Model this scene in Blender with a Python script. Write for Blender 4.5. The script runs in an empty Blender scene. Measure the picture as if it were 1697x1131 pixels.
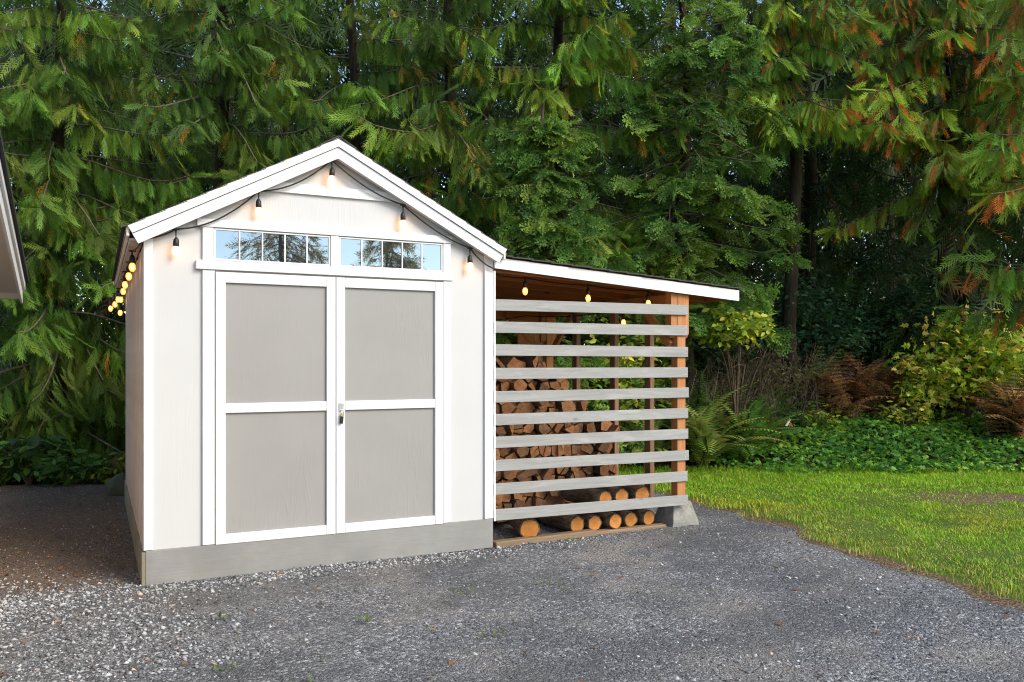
import bpy, math, random
import numpy as np
from mathutils import Vector, Matrix

random.seed(7)
RNG = np.random.default_rng(7)
S = bpy.context.scene
COL = S.collection
R = math.radians

# ------------------------------------------------------------------ camera
cam_data = bpy.data.cameras.new('camera')
cam = bpy.data.objects.new('camera', cam_data)
COL.objects.link(cam)
YAW = math.atan(688 / 1373.0)
CAM = np.array([-0.279, -5.81, 1.43])
cam.location = CAM
cam.rotation_euler = (R(90), 0, -YAW)
cam_data.sensor_width = 36
cam_data.lens = 1373.0 / 1697.0 * 36
cam_data.shift_y = 35.5 / 1697.0
cam_data.clip_start = 0.05
cam_data.clip_end = 800
S.camera = cam
FWD = np.array([math.sin(YAW), math.cos(YAW), 0.0])
RGT = np.array([math.cos(YAW), -math.sin(YAW), 0.0])

# ------------------------------------------------------------------ sky, sun, exposure
SUN_DIR = Vector((0.42, -0.66, 0.56)).normalized()
world = bpy.data.worlds.new('World')
S.world = world
world.use_nodes = True
wn = world.node_tree.nodes
wl = world.node_tree.links
bg = wn['Background']
sky = wn.new('ShaderNodeTexSky')
sky.sky_type = 'NISHITA'
sky.sun_disc = False
sky.sun_elevation = math.asin(SUN_DIR.z)
sky.sun_rotation = math.atan2(SUN_DIR.x, SUN_DIR.y)
sky.air_density = 1.0
sky.dust_density = 0.4
sky.ozone_density = 1.5
bg.inputs['Strength'].default_value = 0.15
wl.new(sky.outputs['Color'], bg.inputs['Color'])

sun_data = bpy.data.lights.new('sun', 'SUN')
sun_data.energy = 1.7
sun_data.angle = R(30)
sun_data.color = (1.0, 0.94, 0.85)
sun = bpy.data.objects.new('sun', sun_data)
COL.objects.link(sun)
sun.rotation_euler = SUN_DIR.to_track_quat('Z', 'Y').to_euler()

S.view_settings.view_transform = 'Standard'
S.view_settings.look = 'None'
S.view_settings.gamma = 1
S.view_settings.exposure = 1.25
S.view_settings.use_curve_mapping = False
S.view_settings.use_white_balance = True
S.view_settings.white_balance_temperature = 7050
S.view_settings.white_balance_tint = 9

S.cycles.max_bounces = 6
S.cycles.diffuse_bounces = 4
S.cycles.glossy_bounces = 3
S.cycles.transmission_bounces = 3
S.cycles.transparent_max_bounces = 4
S.cycles.sample_clamp_indirect = 4.0
S.cycles.filter_width = 1.05
S.cycles.denoising_prefilter = 'NONE'
S.cycles.caustics_reflective = False
S.cycles.caustics_refractive = False

# ------------------------------------------------------------------ small helpers
def site(depth, lateral, z=None):
    """a spot on the land, by its distance into the scene and its offset to the side of the view axis"""
    p = CAM + FWD * depth + RGT * lateral
    p = p.copy()
    p[2] = land(p[0], p[1]) if z is None else z
    return p

def vnoise(x, y, seed=0):
    """cheap smooth value noise on arrays"""
    x = np.asarray(x, float); y = np.asarray(y, float)
    xi = np.floor(x); yi = np.floor(y)
    fx = x - xi; fy = y - yi
    fx = fx * fx * (3 - 2 * fx); fy = fy * fy * (3 - 2 * fy)
    def hsh(a, b):
        v = np.sin(a * 127.1 + b * 311.7 + seed * 74.7) * 43758.5453
        return v - np.floor(v)
    a = hsh(xi, yi); b = hsh(xi + 1, yi); c = hsh(xi, yi + 1); d = hsh(xi + 1, yi + 1)
    return (a * (1 - fx) + b * fx) * (1 - fy) + (c * (1 - fx) + d * fx) * fy

def fbm(x, y, seed=0, o=3):
    v = 0; a = 0.5; f = 1
    for k in range(o):
        v = v + a * vnoise(x * f, y * f, seed + k); a *= .5; f *= 2
    return v / (1 - .5 ** o)

def land(x, y):
    """height of the land: flat yard, rising gently under the trees"""
    x = np.asarray(x, float); y = np.asarray(y, float)
    d = (x - CAM[0]) * FWD[0] + (y - CAM[1]) * FWD[1]
    t = np.maximum(0, d - 10.15)
    h = 0.17 * t * np.minimum(1, t / 0.8)
    h = np.where(h > 1.3, 1.3 + 0.25 * (1 - np.exp(-(h - 1.3))), h)
    w = np.clip(t / 2.0, 0, 1)
    return h + w * (fbm(x * .9, y * .9, 3) - .5) * .22

def tag(o, label=None, cat=None, group=None, kind=None):
    if label: o['label'] = label
    if cat: o['category'] = cat
    if group: o['group'] = group
    if kind: o['kind'] = kind
    return o

def empty(name, loc=(0, 0, 0), label=None, cat=None, group=None, rotz=0):
    o = bpy.data.objects.new(name, None)
    o.empty_display_size = 0.1
    COL.objects.link(o)
    o.location = loc
    o.rotation_euler = (0, 0, rotz)
    return tag(o, label, cat, group)

def link(name, me, parent=None, loc=None, rot=None):
    o = bpy.data.objects.new(name, me)
    COL.objects.link(o)
    if parent is not None: o.parent = parent
    if loc is not None: o.location = loc
    if rot is not None: o.rotation_euler = rot
    return o

def copy_thing(o, parent=None):
    c = o.copy()
    COL.objects.link(c)
    if parent is not None: c.parent = parent
    for ch in list(o.children):
        copy_thing(ch, c)
    return c

def np_mesh(name, V, F, mats, tint=None, midx=None, smooth=False):
    """mesh from arrays; F is one (n,k) array or a list of such"""
    Fs = F if isinstance(F, list) else [F]
    Fs = [f for f in Fs if len(f)]
    me = bpy.data.meshes.new(name)
    V = np.ascontiguousarray(V, dtype=np.float32)
    me.vertices.add(len(V)); me.vertices.foreach_set('co', V.ravel())
    loops = np.concatenate([f.ravel() for f in Fs]).astype(np.int32)
    sizes = np.concatenate([np.full(len(f), f.shape[1], np.int32) for f in Fs])
    starts = np.concatenate([[0], np.cumsum(sizes)[:-1]]).astype(np.int32)
    me.loops.add(len(loops)); me.loops.foreach_set('vertex_index', loops)
    me.polygons.add(len(sizes)); me.polygons.foreach_set('loop_start', starts)
    me.polygons.foreach_set('loop_total', sizes)
    if midx is not None: me.polygons.foreach_set('material_index', np.asarray(midx, np.int32))
    if smooth: me.polygons.foreach_set('use_smooth', np.ones(len(sizes), bool))
    me.update(calc_edges=True)
    if tint is not None:
        a = me.color_attributes.new('tint', 'FLOAT_COLOR', 'POINT')
        c = np.ones((len(V), 4), np.float32); c[:, :3] = tint
        a.data.foreach_set('color', c.ravel())
    for m in (mats if isinstance(mats, (list, tuple)) else [mats]): me.materials.append(m)
    return me

class MB:
    """collects polygons for one mesh"""
    def __init__(s): s.v = []; s.f = []; s.m = []
    def add(s, vs, fs, mi=0):
        b = len(s.v); s.v += [tuple(v) for v in vs]
        for f in fs: s.f.append(tuple(b + i for i in f)); s.m.append(mi)
    def box(s, x0, x1, y0, y1, z0, z1, c=0.0025, mat=None, mi=0):
        """box with chamfered edges"""
        lo = (min(x0, x1), min(y0, y1), min(z0, z1)); hi = (max(x0, x1), max(y0, y1), max(z0, z1))
        c = min(c, *(0.3 * (h - l) for l, h in zip(lo, hi)))
        vs = []; ix = {}
        for sx in (0, 1):
            for sy in (0, 1):
                for sz in (0, 1):
                    sg = (sx, sy, sz)
                    for ax in range(3):
                        p = []
                        for k in range(3):
                            e = hi[k] if sg[k] else lo[k]
                            p.append(e if k == ax else (e - c if sg[k] else e + c))
                        ix[(sg, ax)] = len(vs); vs.append(p)
        fs = []
        for ax in range(3):
            a, b = (ax + 1) % 3, (ax + 2) % 3
            for sd in (0, 1):
                q = []
                for (u, w) in ((0, 0), (1, 0), (1, 1), (0, 1)):
                    g = [0, 0, 0]; g[ax] = sd; g[a] = u; g[b] = w
                    q.append(ix[(tuple(g), ax)])
                fs.append(q if sd else q[::-1])
        for ax in range(3):
            a, b = (ax + 1) % 3, (ax + 2) % 3
            for u in (0, 1):
                for w in (0, 1):
                    g0 = [0, 0, 0]; g0[a] = u; g0[b] = w; g1 = list(g0); g1[ax] = 1
                    g0, g1 = tuple(g0), tuple(g1)
                    q = [ix[(g0, a)], ix[(g1, a)], ix[(g1, b)], ix[(g0, b)]]
                    fs.append(q if u != w else q[::-1])
        for sx in (0, 1):
            for sy in (0, 1):
                for sz in (0, 1):
                    g = (sx, sy, sz); q = [ix[(g, 0)], ix[(g, 1)], ix[(g, 2)]]
                    fs.append(q if (sx + sy + sz) % 2 else q[::-1])
        if mat is not None: vs = [tuple(mat @ Vector(v)) for v in vs]
        s.add(vs, fs, mi)
    def prism(s, poly, y0, y1, axis='y', mi=0):
        """extrude a polygon given in XZ (axis y) or YZ (axis x) or XY (axis z)"""
        n = len(poly)
        def P(p, e):
            return {'y': (p[0], e, p[1]), 'x': (e, p[0], p[1]), 'z': (p[0], p[1], e)}[axis]
        vs = [P(p, y0) for p in poly] + [P(p, y1) for p in poly]
        fs = [tuple(range(n)), tuple(range(2 * n - 1, n - 1, -1))]
        for i in range(n):
            j = (i + 1) % n; fs.append((i, i + n, j + n, j))
        s.add(vs, fs, mi)
    def tube(s, pts, rad, seg=6, mi=0, cap=True):
        pts = [Vector(p) for p in pts]; n = len(pts)
        if not hasattr(rad, '__len__'): rad = [rad] * n
        vs = []; up = Vector((0, 0, 1))
        for i, p in enumerate(pts):
            t = (pts[min(i + 1, n - 1)] - pts[max(i - 1, 0)]).normalized()
            a = t.cross(up if abs(t.z) < .95 else Vector((1, 0, 0))).normalized(); b = a.cross(t)
            for k in range(seg):
                an = 2 * math.pi * k / seg
                vs.append(p + (a * math.cos(an) + b * math.sin(an)) * rad[i])
        fs = []
        for i in range(n - 1):
            for k in range(seg):
                k2 = (k + 1) % seg
                fs.append((i * seg + k, (i + 1) * seg + k, (i + 1) * seg + k2, i * seg + k2))
        if cap:
            fs.append(tuple(range(seg))); fs.append(tuple(range(n * seg - 1, (n - 1) * seg - 1, -1)))
        s.add(vs, fs, mi)
    def lathe(s, prof, seg=12, centre=(0, 0, 0), mi=0):
        vs = []; n = len(prof)
        for (r, z) in prof:
            for k in range(seg):
                a = 2 * math.pi * k / seg
                vs.append((centre[0] + r * math.cos(a), centre[1] + r * math.sin(a), centre[2] + z))
        fs = []
        for i in range(n - 1):
            for k in range(seg):
                k2 = (k + 1) % seg
                fs.append((i * seg + k, i * seg + k2, (i + 1) * seg + k2, (i + 1) * seg + k))
        fs.append(tuple(range(seg - 1, -1, -1))); fs.append(tuple(range((n - 1) * seg, n * seg)))
        s.add(vs, fs, mi)
    def mesh(s, name, mats, smooth=False):
        me = bpy.data.meshes.new(name)
        me.from_pydata(s.v, [], s.f)
        me.polygons.foreach_set('material_index', s.m)
        if smooth: me.polygons.foreach_set('use_smooth', [True] * len(s.f))
        for m in (mats if isinstance(mats, (list, tuple)) else [mats]): me.materials.append(m)
        me.update(); return me
    def build(s, name, mats, parent=None, smooth=False, loc=None, rot=None):
        return link(name, s.mesh(name, mats, smooth), parent, loc, rot)

# ------------------------------------------------------------------ materials
class NT:
    def __init__(s, name):
        s.m = bpy.data.materials.new(name); s.m.use_nodes = True
        s.n = s.m.node_tree.nodes; s.l = s.m.node_tree.links
        s.bsdf = s.n['Principled BSDF']; s.out = s.n['Material Output']
    def node(s, t, **kw):
        n = s.n.new(t)
        for k, v in kw.items(): setattr(n, k, v)
        return n
    def inp(s, n, k, v):
        i = n.inputs[k]
        if hasattr(v, 'is_output') or isinstance(v, bpy.types.NodeSocket): s.l.new(v, i)
        else: i.default_value = v
    def coord(s, scale=(1, 1, 1), kind='Object', rnd=False):
        tc = s.node('ShaderNodeTexCoord'); mp = s.node('ShaderNodeMapping')
        s.l.new(tc.outputs[kind], mp.inputs['Vector']); mp.inputs['Scale'].default_value = scale
        if rnd:
            oi = s.node('ShaderNodeObjectInfo'); mu = s.node('ShaderNodeMath', operation='MULTIPLY')
            s.l.new(oi.outputs['Random'], mu.inputs[0]); mu.inputs[1].default_value = 37.0
            s.l.new(mu.outputs[0], mp.inputs['Location'])
        return mp.outputs[0]
    def noise(s, vec, scale, detail=4, rough=.55, dist=0.0):
        n = s.node('ShaderNodeTexNoise')
        s.l.new(vec, n.inputs['Vector'])
        n.inputs['Scale'].default_value = scale; n.inputs['Detail'].default_value = detail
        n.inputs['Roughness'].default_value = rough; n.inputs['Distortion'].default_value = dist
        return n.outputs['Fac']
    def voro(s, vec, scale, feature='F1', out='Distance', rand=1.0):
        n = s.node('ShaderNodeTexVoronoi', feature=feature)
        s.l.new(vec, n.inputs['Vector']); n.inputs['Scale'].default_value = scale
        n.inputs['Randomness'].default_value = rand
        return n.outputs[out]
    def ramp(s, fac, stops):
        n = s.node('ShaderNodeValToRGB'); s.l.new(fac, n.inputs[0])
        e = n.color_ramp.elements
        while len(e) < len(stops): e.new(0.5)
        for k, (p, c) in enumerate(stops):
            e[k].position = p
            e[k].color = (c, c, c, 1) if not hasattr(c, '__len__') else (*c, 1)
        return n.outputs[0]
    def mix(s, fac, a, b, mode='MIX'):
        n = s.node('ShaderNodeMix', data_type='RGBA', blend_type=mode)
        def c(v): return (*v, 1) if hasattr(v, '__len__') and len(v) == 3 else v
        s.inp(n, 0, fac); s.inp(n, 6, c(a)); s.inp(n, 7, c(b))
        return n.outputs[2]
    def math(s, op, a, b=0.0):
        n = s.node('ShaderNodeMath', operation=op); s.inp(n, 0, a); s.inp(n, 1, b); return n.outputs[0]
    def rand(s): return s.node('ShaderNodeObjectInfo').outputs['Random']
    def bump(s, h, strength=.3, dist=.01, normal=None):
        n = s.node('ShaderNodeBump'); n.inputs['Strength'].default_value = strength
        n.inputs['Distance'].default_value = dist; s.l.new(h, n.inputs['Height'])
        if normal is not None: s.l.new(normal, n.inputs['Normal'])
        return n.outputs[0]
    def fin(s, col, rough=.6, normal=None, spec=.4, metal=0.0):
        s.inp(s.bsdf, 'Base Color', (*col, 1) if hasattr(col, '__len__') and not isinstance(col, bpy.types.NodeSocket) and len(col) == 3 else col)
        s.inp(s.bsdf, 'Roughness', rough); s.inp(s.bsdf, 'Specular IOR Level', spec); s.inp(s.bsdf, 'Metallic', metal)
        if normal is not None: s.l.new(normal, s.bsdf.inputs['Normal'])
        return s.m

AX = {'x': (.06, 1, 1), 'y': (1, .06, 1), 'z': (1, 1, .06)}

def paint(name, col, axis, grain=.35, var=.06, emboss=0.0, dirt=.0, rough=.55):
    """opaque paint over wood: faint brush and grain relief, slight unevenness, a few scuffs"""
    t = NT(name)
    g = t.noise(t.coord(AX[axis], rnd=True), 70, 5, .6)
    big = t.noise(t.coord((1, 1, 1), rnd=True), 2.2, 4, .6)
    c = t.mix(t.ramp(big, [(.3, 0.0), (.75, 1.0)]), tuple(v * (1 - var) for v in col), tuple(min(.88, v * (1 + var * .6)) for v in col))
    c = t.mix(t.math('MULTIPLY', t.ramp(g, [(.35, 1.0), (.55, 0.0)]), .10 * min(1, grain / .35) ** 2), c, tuple(v * .6 for v in col))
    nm = t.bump(g, grain, .004)
    if emboss:
        e = t.noise(t.coord({'z': (1, 1, .12), 'x': (.12, 1, 1), 'y': (1, .12, 1)}[axis]), 9, 3, .5, 1.6)
        w = t.ramp(e, [(.44, 0.0), (.5, 1.0), (.56, 0.0)])
        m = t.ramp(t.noise(t.coord((1, 1, .6)), 1.7, 2), [(.5, 0.0), (.62, 1.0)])
        f = t.noise(t.coord({'z': (1, 1, .015), 'x': (.015, 1, 1), 'y': (1, .015, 1)}[axis]), 240, 2, .5)
        h = t.math('ADD', t.math('MULTIPLY', t.math('MULTIPLY', w, m), 1.0), t.math('MULTIPLY', f, .5))
        nm = t.bump(h, emboss, .004, nm)
    if dirt:
        d = t.ramp(t.noise(t.coord((1, 1, 1)), 5, 6, .7), [(.52, 0.0), (.75, 1.0)])
        c = t.mix(t.math('MULTIPLY', d, dirt), c, (.20, .15, .09))
    return t.fin(c, rough, nm, .35)

def lumber(name, a, b, axis, rough=.7, knots=True, streak=1.0):
    """bare or stained timber: stretched grain, growth bands, knots"""
    t = NT(name)
    v = t.coord(AX[axis], rnd=True)
    g = t.noise(v, 26, 6, .65, .6)
    w = t.noise(v, 120, 3, .6)
    c = t.mix(t.ramp(g, [(.3, 0.0), (.7, 1.0)]), a, b)
    c = t.mix(t.math('MULTIPLY', t.ramp(w, [(.35, 1.0), (.6, 0.0)]), .35 * streak), c, tuple(x * .45 for x in a))
    oi = t.rand()
    c = t.mix(t.math('MULTIPLY', oi, .45), c, tuple(x * .62 for x in a))
    if knots:
        k = t.voro(t.coord({'x': (.5, 1, 1), 'y': (1, .5, 1), 'z': (1, 1, .5)}[axis], rnd=True), 5.5)
        kk = t.ramp(k, [(.05, 1.0), (.11, 0.0)])
        c = t.mix(t.math('MULTIPLY', kk, .75), c, tuple(x * .3 for x in a))
    return t.fin(c, rough, t.bump(g, .35, .004), .25)

M = {}
M['white_x'] = paint('white_paint_x', (.70, .69, .675), 'x', .2)
M['white_z'] = paint('white_paint_z', (.70, .69, .675), 'z', .2)
M['white_y'] = paint('white_paint_y', (.72, .68, .64), 'y')
M['siding'] = paint('siding_paint', (.538, .526, .514), 'z', .09, .03, .12)
M['grey_door'] = paint('door_grey_paint', (.30, .285, .265), 'z', .11, .06, .2)
M['grey_x'] = paint('skirt_grey_paint', (.265, .255, .238), 'x', .4, .22, 0, .2)
M['skirt_side'] = paint('weathered_skirt_paint', (.27, .235, .17), 'y', .5, .3, 0, .4)
M['house_paint'] = paint('house_paint', (.66, .59, .52), 'y', .2, .05)
M['house_white'] = paint('house_white_paint', (.78, .77, .75), 'y', .2, .04)

def slat_material():
    t = NT('weathered_grey_slat')
    v = t.coord(AX['x'], rnd=True)
    g = t.noise(v, 34, 6, .65, .8)
    c = t.mix(t.ramp(g, [(.3, 0.0), (.72, 1.0)]), (.25, .24, .225), (.35, .34, .325))
    k = t.voro(t.coord((.55, 1, 1), rnd=True), 4.2)
    c = t.mix(t.math('MULTIPLY', t.ramp(k, [(.03, 1.0), (.075, 0.0)]), .5), c, (.13, .11, .09))
    p = t.noise(t.coord((.4, 1, 1.5), rnd=True), 7, 5, .7)
    c = t.mix(t.math('MULTIPLY', t.ramp(p, [(.55, 0.0), (.7, 1.0)]), .28), c, (.55, .53, .50))
    return t.fin(c, .65, t.bump(g, .5, .004), .3)
M['slat'] = slat_material()

def side_siding():
    """white paint worn back to red brown stained board"""
    t = NT('worn_siding_boards')
    g = t.noise(t.coord((1, 1, .05)), 60, 5, .65)
    w = t.noise(t.coord((1, 1, .18)), 14, 6, .7)
    c = t.mix(t.ramp(w, [(.36, 0.0), (.6, 1.0)]), (.45, .33, .265), (.69, .60, .54))
    c = t.mix(t.math('MULTIPLY', t.ramp(g, [(.33, 1.0), (.5, 0.0)]), .6), c, (.17, .10, .07))
    return t.fin(c, .75, t.bump(g, .6, .004), .2)
M['worn_siding'] = side_siding()
M['stain_x'] = lumber('stained_timber_x', (.46, .175, .058), (.58, .25, .09), 'x')
M['stain_y'] = lumber('stained_timber_y', (.46, .175, .058), (.58, .25, .09), 'y')
M['stain_z'] = lumber('stained_timber_z', (.46, .18, .065), (.60, .27, .11), 'z')
M['stud'] = lumber('stud_timber', (.21, .11, .055), (.33, .19, .11), 'z')
M['sill_wood'] = lumber('old_sill_timber', (.22, .145, .085), (.34, .235, .145), 'x')
M['deck'] = lumber('roof_deck_boards', (.46, .18, .062), (.58, .25, .09), 'x', .8, False)

def simple(name, col, rough=.5, metal=0, bumpy=0, scale=20, var=.2):
    t = NT(name)
    n = t.noise(t.coord((1, 1, 1)), scale, 4, .6)
    c = t.mix(t.ramp(n, [(.3, 0.0), (.7, 1.0)]), tuple(v * (1 - var) for v in col), tuple(v * (1 + var) for v in col))
    return t.fin(c, rough, t.bump(n, bumpy, .004) if bumpy else None, .4, metal)
M['black_rubber'] = simple('black_rubber', (.012, .011, .011), .45)
M['steel'] = simple('galvanised_steel', (.55, .55, .54), .4, .9)
M['brass'] = simple('brass', (.62, .45, .12), .35, .9)
M['galv_dark'] = simple('dark_metal', (.05, .05, .05), .5, .6)
M['screw'] = simple('screw_head', (.7, .7, .7), .35, .6)

def shingle_mat():
    t = NT('asphalt_shingle')
    v = t.coord((1, 1, 1), rnd=True)
    n = t.noise(v, 260, 3, .7); b = t.noise(v, 4, 3)
    c = t.mix(t.ramp(n, [(.3, 0.0), (.7, 1.0)]), (.028, .027, .027), (.10, .098, .096))
    c = t.mix(t.math('MULTIPLY', t.ramp(b, [(.4, 0.0), (.7, 1.0)]), .4), c, (.06, .07, .035))
    return t.fin(c, .9, t.bump(n, .6, .003), .2)
M['shingle'] = shingle_mat()

def concrete_mat():
    t = NT('weathered_concrete')
    v = t.coord((1, 1, 1))
    n = t.noise(v, 9, 6, .7); p = t.noise(v, 120, 3, .6)
    c = t.mix(t.ramp(n, [(.3, 0.0), (.7, 1.0)]), (.17, .155, .13), (.37, .355, .325))
    c = t.mix(t.math('MULTIPLY', t.ramp(p, [(.3, 1.0), (.45, 0.0)]), .5), c, (.10, .09, .075))
    moss = t.ramp(t.noise(v, 4.2, 4), [(.52, 0.0), (.68, 1.0)])
    c = t.mix(t.math('MULTIPLY', moss, .35), c, (.10, .10, .05))
    return t.fin(c, .9, t.bump(p, .5, .006), .2)
M['concrete'] = concrete_mat()

def stone_mat(name, a, b):
    t = NT(name)
    n = t.noise(t.coord((1, 1, 1)), 6, 6, .7); f = t.noise(t.coord((1, 1, 1)), 60, 4)
    c = t.mix(t.ramp(n, [(.35, 0.0), (.65, 1.0)]), a, b)
    return t.fin(c, .85, t.bump(f, .5, .01), .25)
M['boulder'] = stone_mat('mossy_boulder', (.055, .06, .035), (.12, .11, .08))

def pane_mat():
    t = NT('reflective_window_glass')
    gl = t.node('ShaderNodeBsdfGlossy'); gl.inputs['Roughness'].default_value = 0.004
    gl.inputs['Color'].default_value = (.70, .85, 1.0, 1)
    wav = t.noise(t.coord((1, 1, 1)), 5, 2)
    t.l.new(t.bump(wav, .05, .004), gl.inputs['Normal'])
    t.fin((.02, .022, .025), .05)
    mx = t.node('ShaderNodeMixShader'); mx.inputs[0].default_value = .28
    t.l.new(t.bsdf.outputs[0], mx.inputs[1]); t.l.new(gl.outputs[0], mx.inputs[2])
    t.l.new(mx.outputs[0], t.out.inputs[0]); return t.m
M['pane'] = pane_mat()

def bulb_mat(name, col, st, clear):
    """tinted glass lit from within by its filament"""
    t = NT(name)
    t.fin((.8, .5, .2), .1)
    t.inp(t.bsdf, 'Emission Color', (*col, 1)); t.inp(t.bsdf, 'Emission Strength', st)
    tr = t.node('ShaderNodeBsdfTransparent'); tr.inputs['Color'].default_value = (1.0, .82, .5, 1)
    mx = t.node('ShaderNodeMixShader'); mx.inputs[0].default_value = clear
    t.l.new(t.bsdf.outputs[0], mx.inputs[1]); t.l.new(tr.outputs[0], mx.inputs[2]); t.l.new(mx.outputs[0], t.out.inputs[0])
    return t.m
M['bulb'] = bulb_mat('lit_amber_bulb', (1.0, .29, .05), .85, .35)
M['bulb_bright'] = bulb_mat('bright_lit_bulb', (1.0, .62, .30), 2.2, .3)
def glow(name, st):
    t = NT(name); t.fin((1, .8, .5), .5); t.inp(t.bsdf, 'Emission Color', (1.0, .66, .32, 1)); t.inp(t.bsdf, 'Emission Strength', st); return t.m
M['filament'] = glow('hot_filament', 14.0)

def leaf_mat(name, trans=.3, rough=.55, rnd=0.0):
    """foliage: colour from each leaf's own tint, light passing through"""
    t = NT(name)
    at = t.node('ShaderNodeAttribute', attribute_name='tint')
    c = at.outputs['Color']
    if rnd:
        c = t.mix(t.math('MULTIPLY', t.rand(), rnd), c, (.30, .17, .05))
    t.fin(c, rough, None, .3)
    tr = t.node('ShaderNodeBsdfTranslucent'); t.l.new(c, tr.inputs['Color'])
    mx = t.node('ShaderNodeMixShader'); mx.inputs[0].default_value = trans
    t.l.new(t.bsdf.outputs[0], mx.inputs[1]); t.l.new(tr.outputs[0], mx.inputs[2])
    t.l.new(mx.outputs[0], t.out.inputs[0]); return t.m
M['leaf'] = leaf_mat('conifer_foliage', .38)
M['broadleaf'] = leaf_mat('broad_foliage', .35, .45)
M['grass'] = leaf_mat('grass_blade', .35, .5)
M['frond'] = leaf_mat('fern_frond', .3, .5)
M['frond_vary'] = leaf_mat('varied_fern_frond', .3, .6, .35)

def bark_mat(name, a, b):
    t = NT(name)
    n = t.noise(t.coord((1, 1, .14)), 22, 6, .7, .5); l = t.noise(t.coord((1, 1, 1)), 3.5, 4)
    c = t.mix(t.ramp(n, [(.35, 0.0), (.65, 1.0)]), a, b)
    c = t.mix(t.math('MULTIPLY', t.ramp(l, [(.5, 0.0), (.7, 1.0)]), .4), c, (.09, .10, .06))
    return t.fin(c, .9, t.bump(n, .9, .02), .15)
M['bark'] = bark_mat('red_brown_bark', (.022, .015, .011), (.062, .043, .030))
M['twig'] = bark_mat('grey_twig', (.10, .08, .06), (.26, .22, .17))
M['limb'] = bark_mat('pale_limb', (.085, .062, .045), (.22, .175, .13))
M['bramble'] = bark_mat('bramble_stem', (.06, .038, .026), (.21, .145, .10))

def wood_end(name, a, b, heart):
    t = NT(name)
    v = t.coord((1, 1, 1))
    n = t.noise(v, 40, 5, .6)
    tc = t.node('ShaderNodeTexCoord')
    sp = t.node('ShaderNodeSeparateXYZ'); t.l.new(tc.outputs['Object'], sp.inputs[0])
    cb = t.node('ShaderNodeCombineXYZ'); t.l.new(sp.outputs[0], cb.inputs[0]); t.l.new(sp.outputs[2], cb.inputs[1])
    ln = t.node('ShaderNodeVectorMath', operation='LENGTH'); t.l.new(cb.outputs[0], ln.inputs[0])
    rr = t.math('ADD', t.math('MULTIPLY', ln.outputs['Value'], 95.0), t.math('MULTIPLY', n, 2.2))
    ring = t.math('SINE', t.math('MULTIPLY', rr, 6.28))
    ring = t.math('ADD', t.math('MULTIPLY', ring, .5), .5)
    c = t.mix(t.ramp(n, [(.3, 0.0), (.7, 1.0)]), a, b)
    c = t.mix(t.math('MULTIPLY', ring, .45), c, tuple(x * .55 for x in a))
    c = t.mix(t.math('MULTIPLY', t.ramp(ln.outputs['Value'], [(.0, 1.0), (.035, 0.0)]), .5), c, heart)
    ang = t.math('ARCTAN2', sp.outputs[0], sp.outputs[2])
    cr = t.noise(cb.outputs[0], 1.0, 1)
    cn = t.node('ShaderNodeTexNoise', noise_dimensions='1D'); t.l.new(t.math('ADD', t.math('MULTIPLY', ang, 3.0), t.math('MULTIPLY', t.rand(), 50.0)), cn.inputs['W'])
    cn.inputs['Scale'].default_value = 2.6
    ck = t.ramp(cn.outputs['Fac'], [(.68, 0.0), (.72, 1.0)])
    c = t.mix(t.math('MULTIPLY', ck, .55), c, (.06, .03, .015))
    c = t.mix(t.math('MULTIPLY', t.rand(), .7), c, tuple(x * .4 for x in a))
    return t.fin(c, .8, t.bump(n, .5, .004), .2)
M['log_end'] = wood_end('cut_log_end', (.60, .215, .048), (.76, .34, .09), (.40, .12, .03))
M['split_end'] = wood_end('split_wood_end', (.44, .175, .068), (.68, .35, .165), (.34, .12, .05))
def split_side():
    t = NT('split_wood_side')
    g = t.noise(t.coord(AX['y'], rnd=True), 45, 6, .7, .6)
    c = t.mix(t.ramp(g, [(.3, 0.0), (.7, 1.0)]), (.16, .075, .038), (.40, .21, .11))
    c = t.mix(t.math('MULTIPLY', t.rand(), .5), c, (.06, .04, .028))
    return t.fin(c, .9, t.bump(g, .8, .006), .15)
M['split_side'] = split_side()
def log_bark():
    t = NT('log_bark')
    n = t.noise(t.coord((1, .25, 1), rnd=True), 38, 6, .75, .8)
    c = t.mix(t.ramp(n, [(.35, 0.0), (.65, 1.0)]), (.035, .024, .018), (.17, .115, .075))
    return t.fin(c, .95, t.bump(n, 1.0, .012), .1)
M['log_bark'] = log_bark()

# ------------------------------------------------------------------ the land
def ground_mat():
    t = NT('forest_soil')
    v = t.coord((1, 1, 1))
    n = t.noise(v, 3, 6, .7); f = t.noise(v, 40, 5, .7)
    c = t.mix(t.ramp(n, [(.35, 0.0), (.65, 1.0)]), (.018, .013, .009), (.05, .036, .022))
    c = t.mix(t.math('MULTIPLY', t.ramp(f, [(.5, 0.0), (.72, 1.0)]), .6), c, (.10, .07, .04))
    return t.fin(c, .95, t.bump(f, .9, .03), .1)
M['soil'] = ground_mat()

def grid_sheet(name, xs, ys, hfun, mat, mask=None, tint=None):
    X, Y = np.meshgrid(xs, ys); Z = hfun(X, Y)
    V = np.stack([X.ravel(), Y.ravel(), Z.ravel()], 1)
    nx, ny = len(xs), len(ys)
    i = np.arange(nx * ny).reshape(ny, nx)
    F = np.stack([i[:-1, :-1].ravel(), i[:-1, 1:].ravel(), i[1:, 1:].ravel(), i[1:, :-1].ravel()], 1)
    if mask is not None:
        c = V[F].mean(1); F = F[mask(c[:, 0], c[:, 1])]
        u, inv = np.unique(F, return_inverse=True); V = V[u]; F = inv.reshape(F.shape)
    return np_mesh(name, V, F, mat, None if tint is None else tint(V[:, 0], V[:, 1]), smooth=True)

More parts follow.
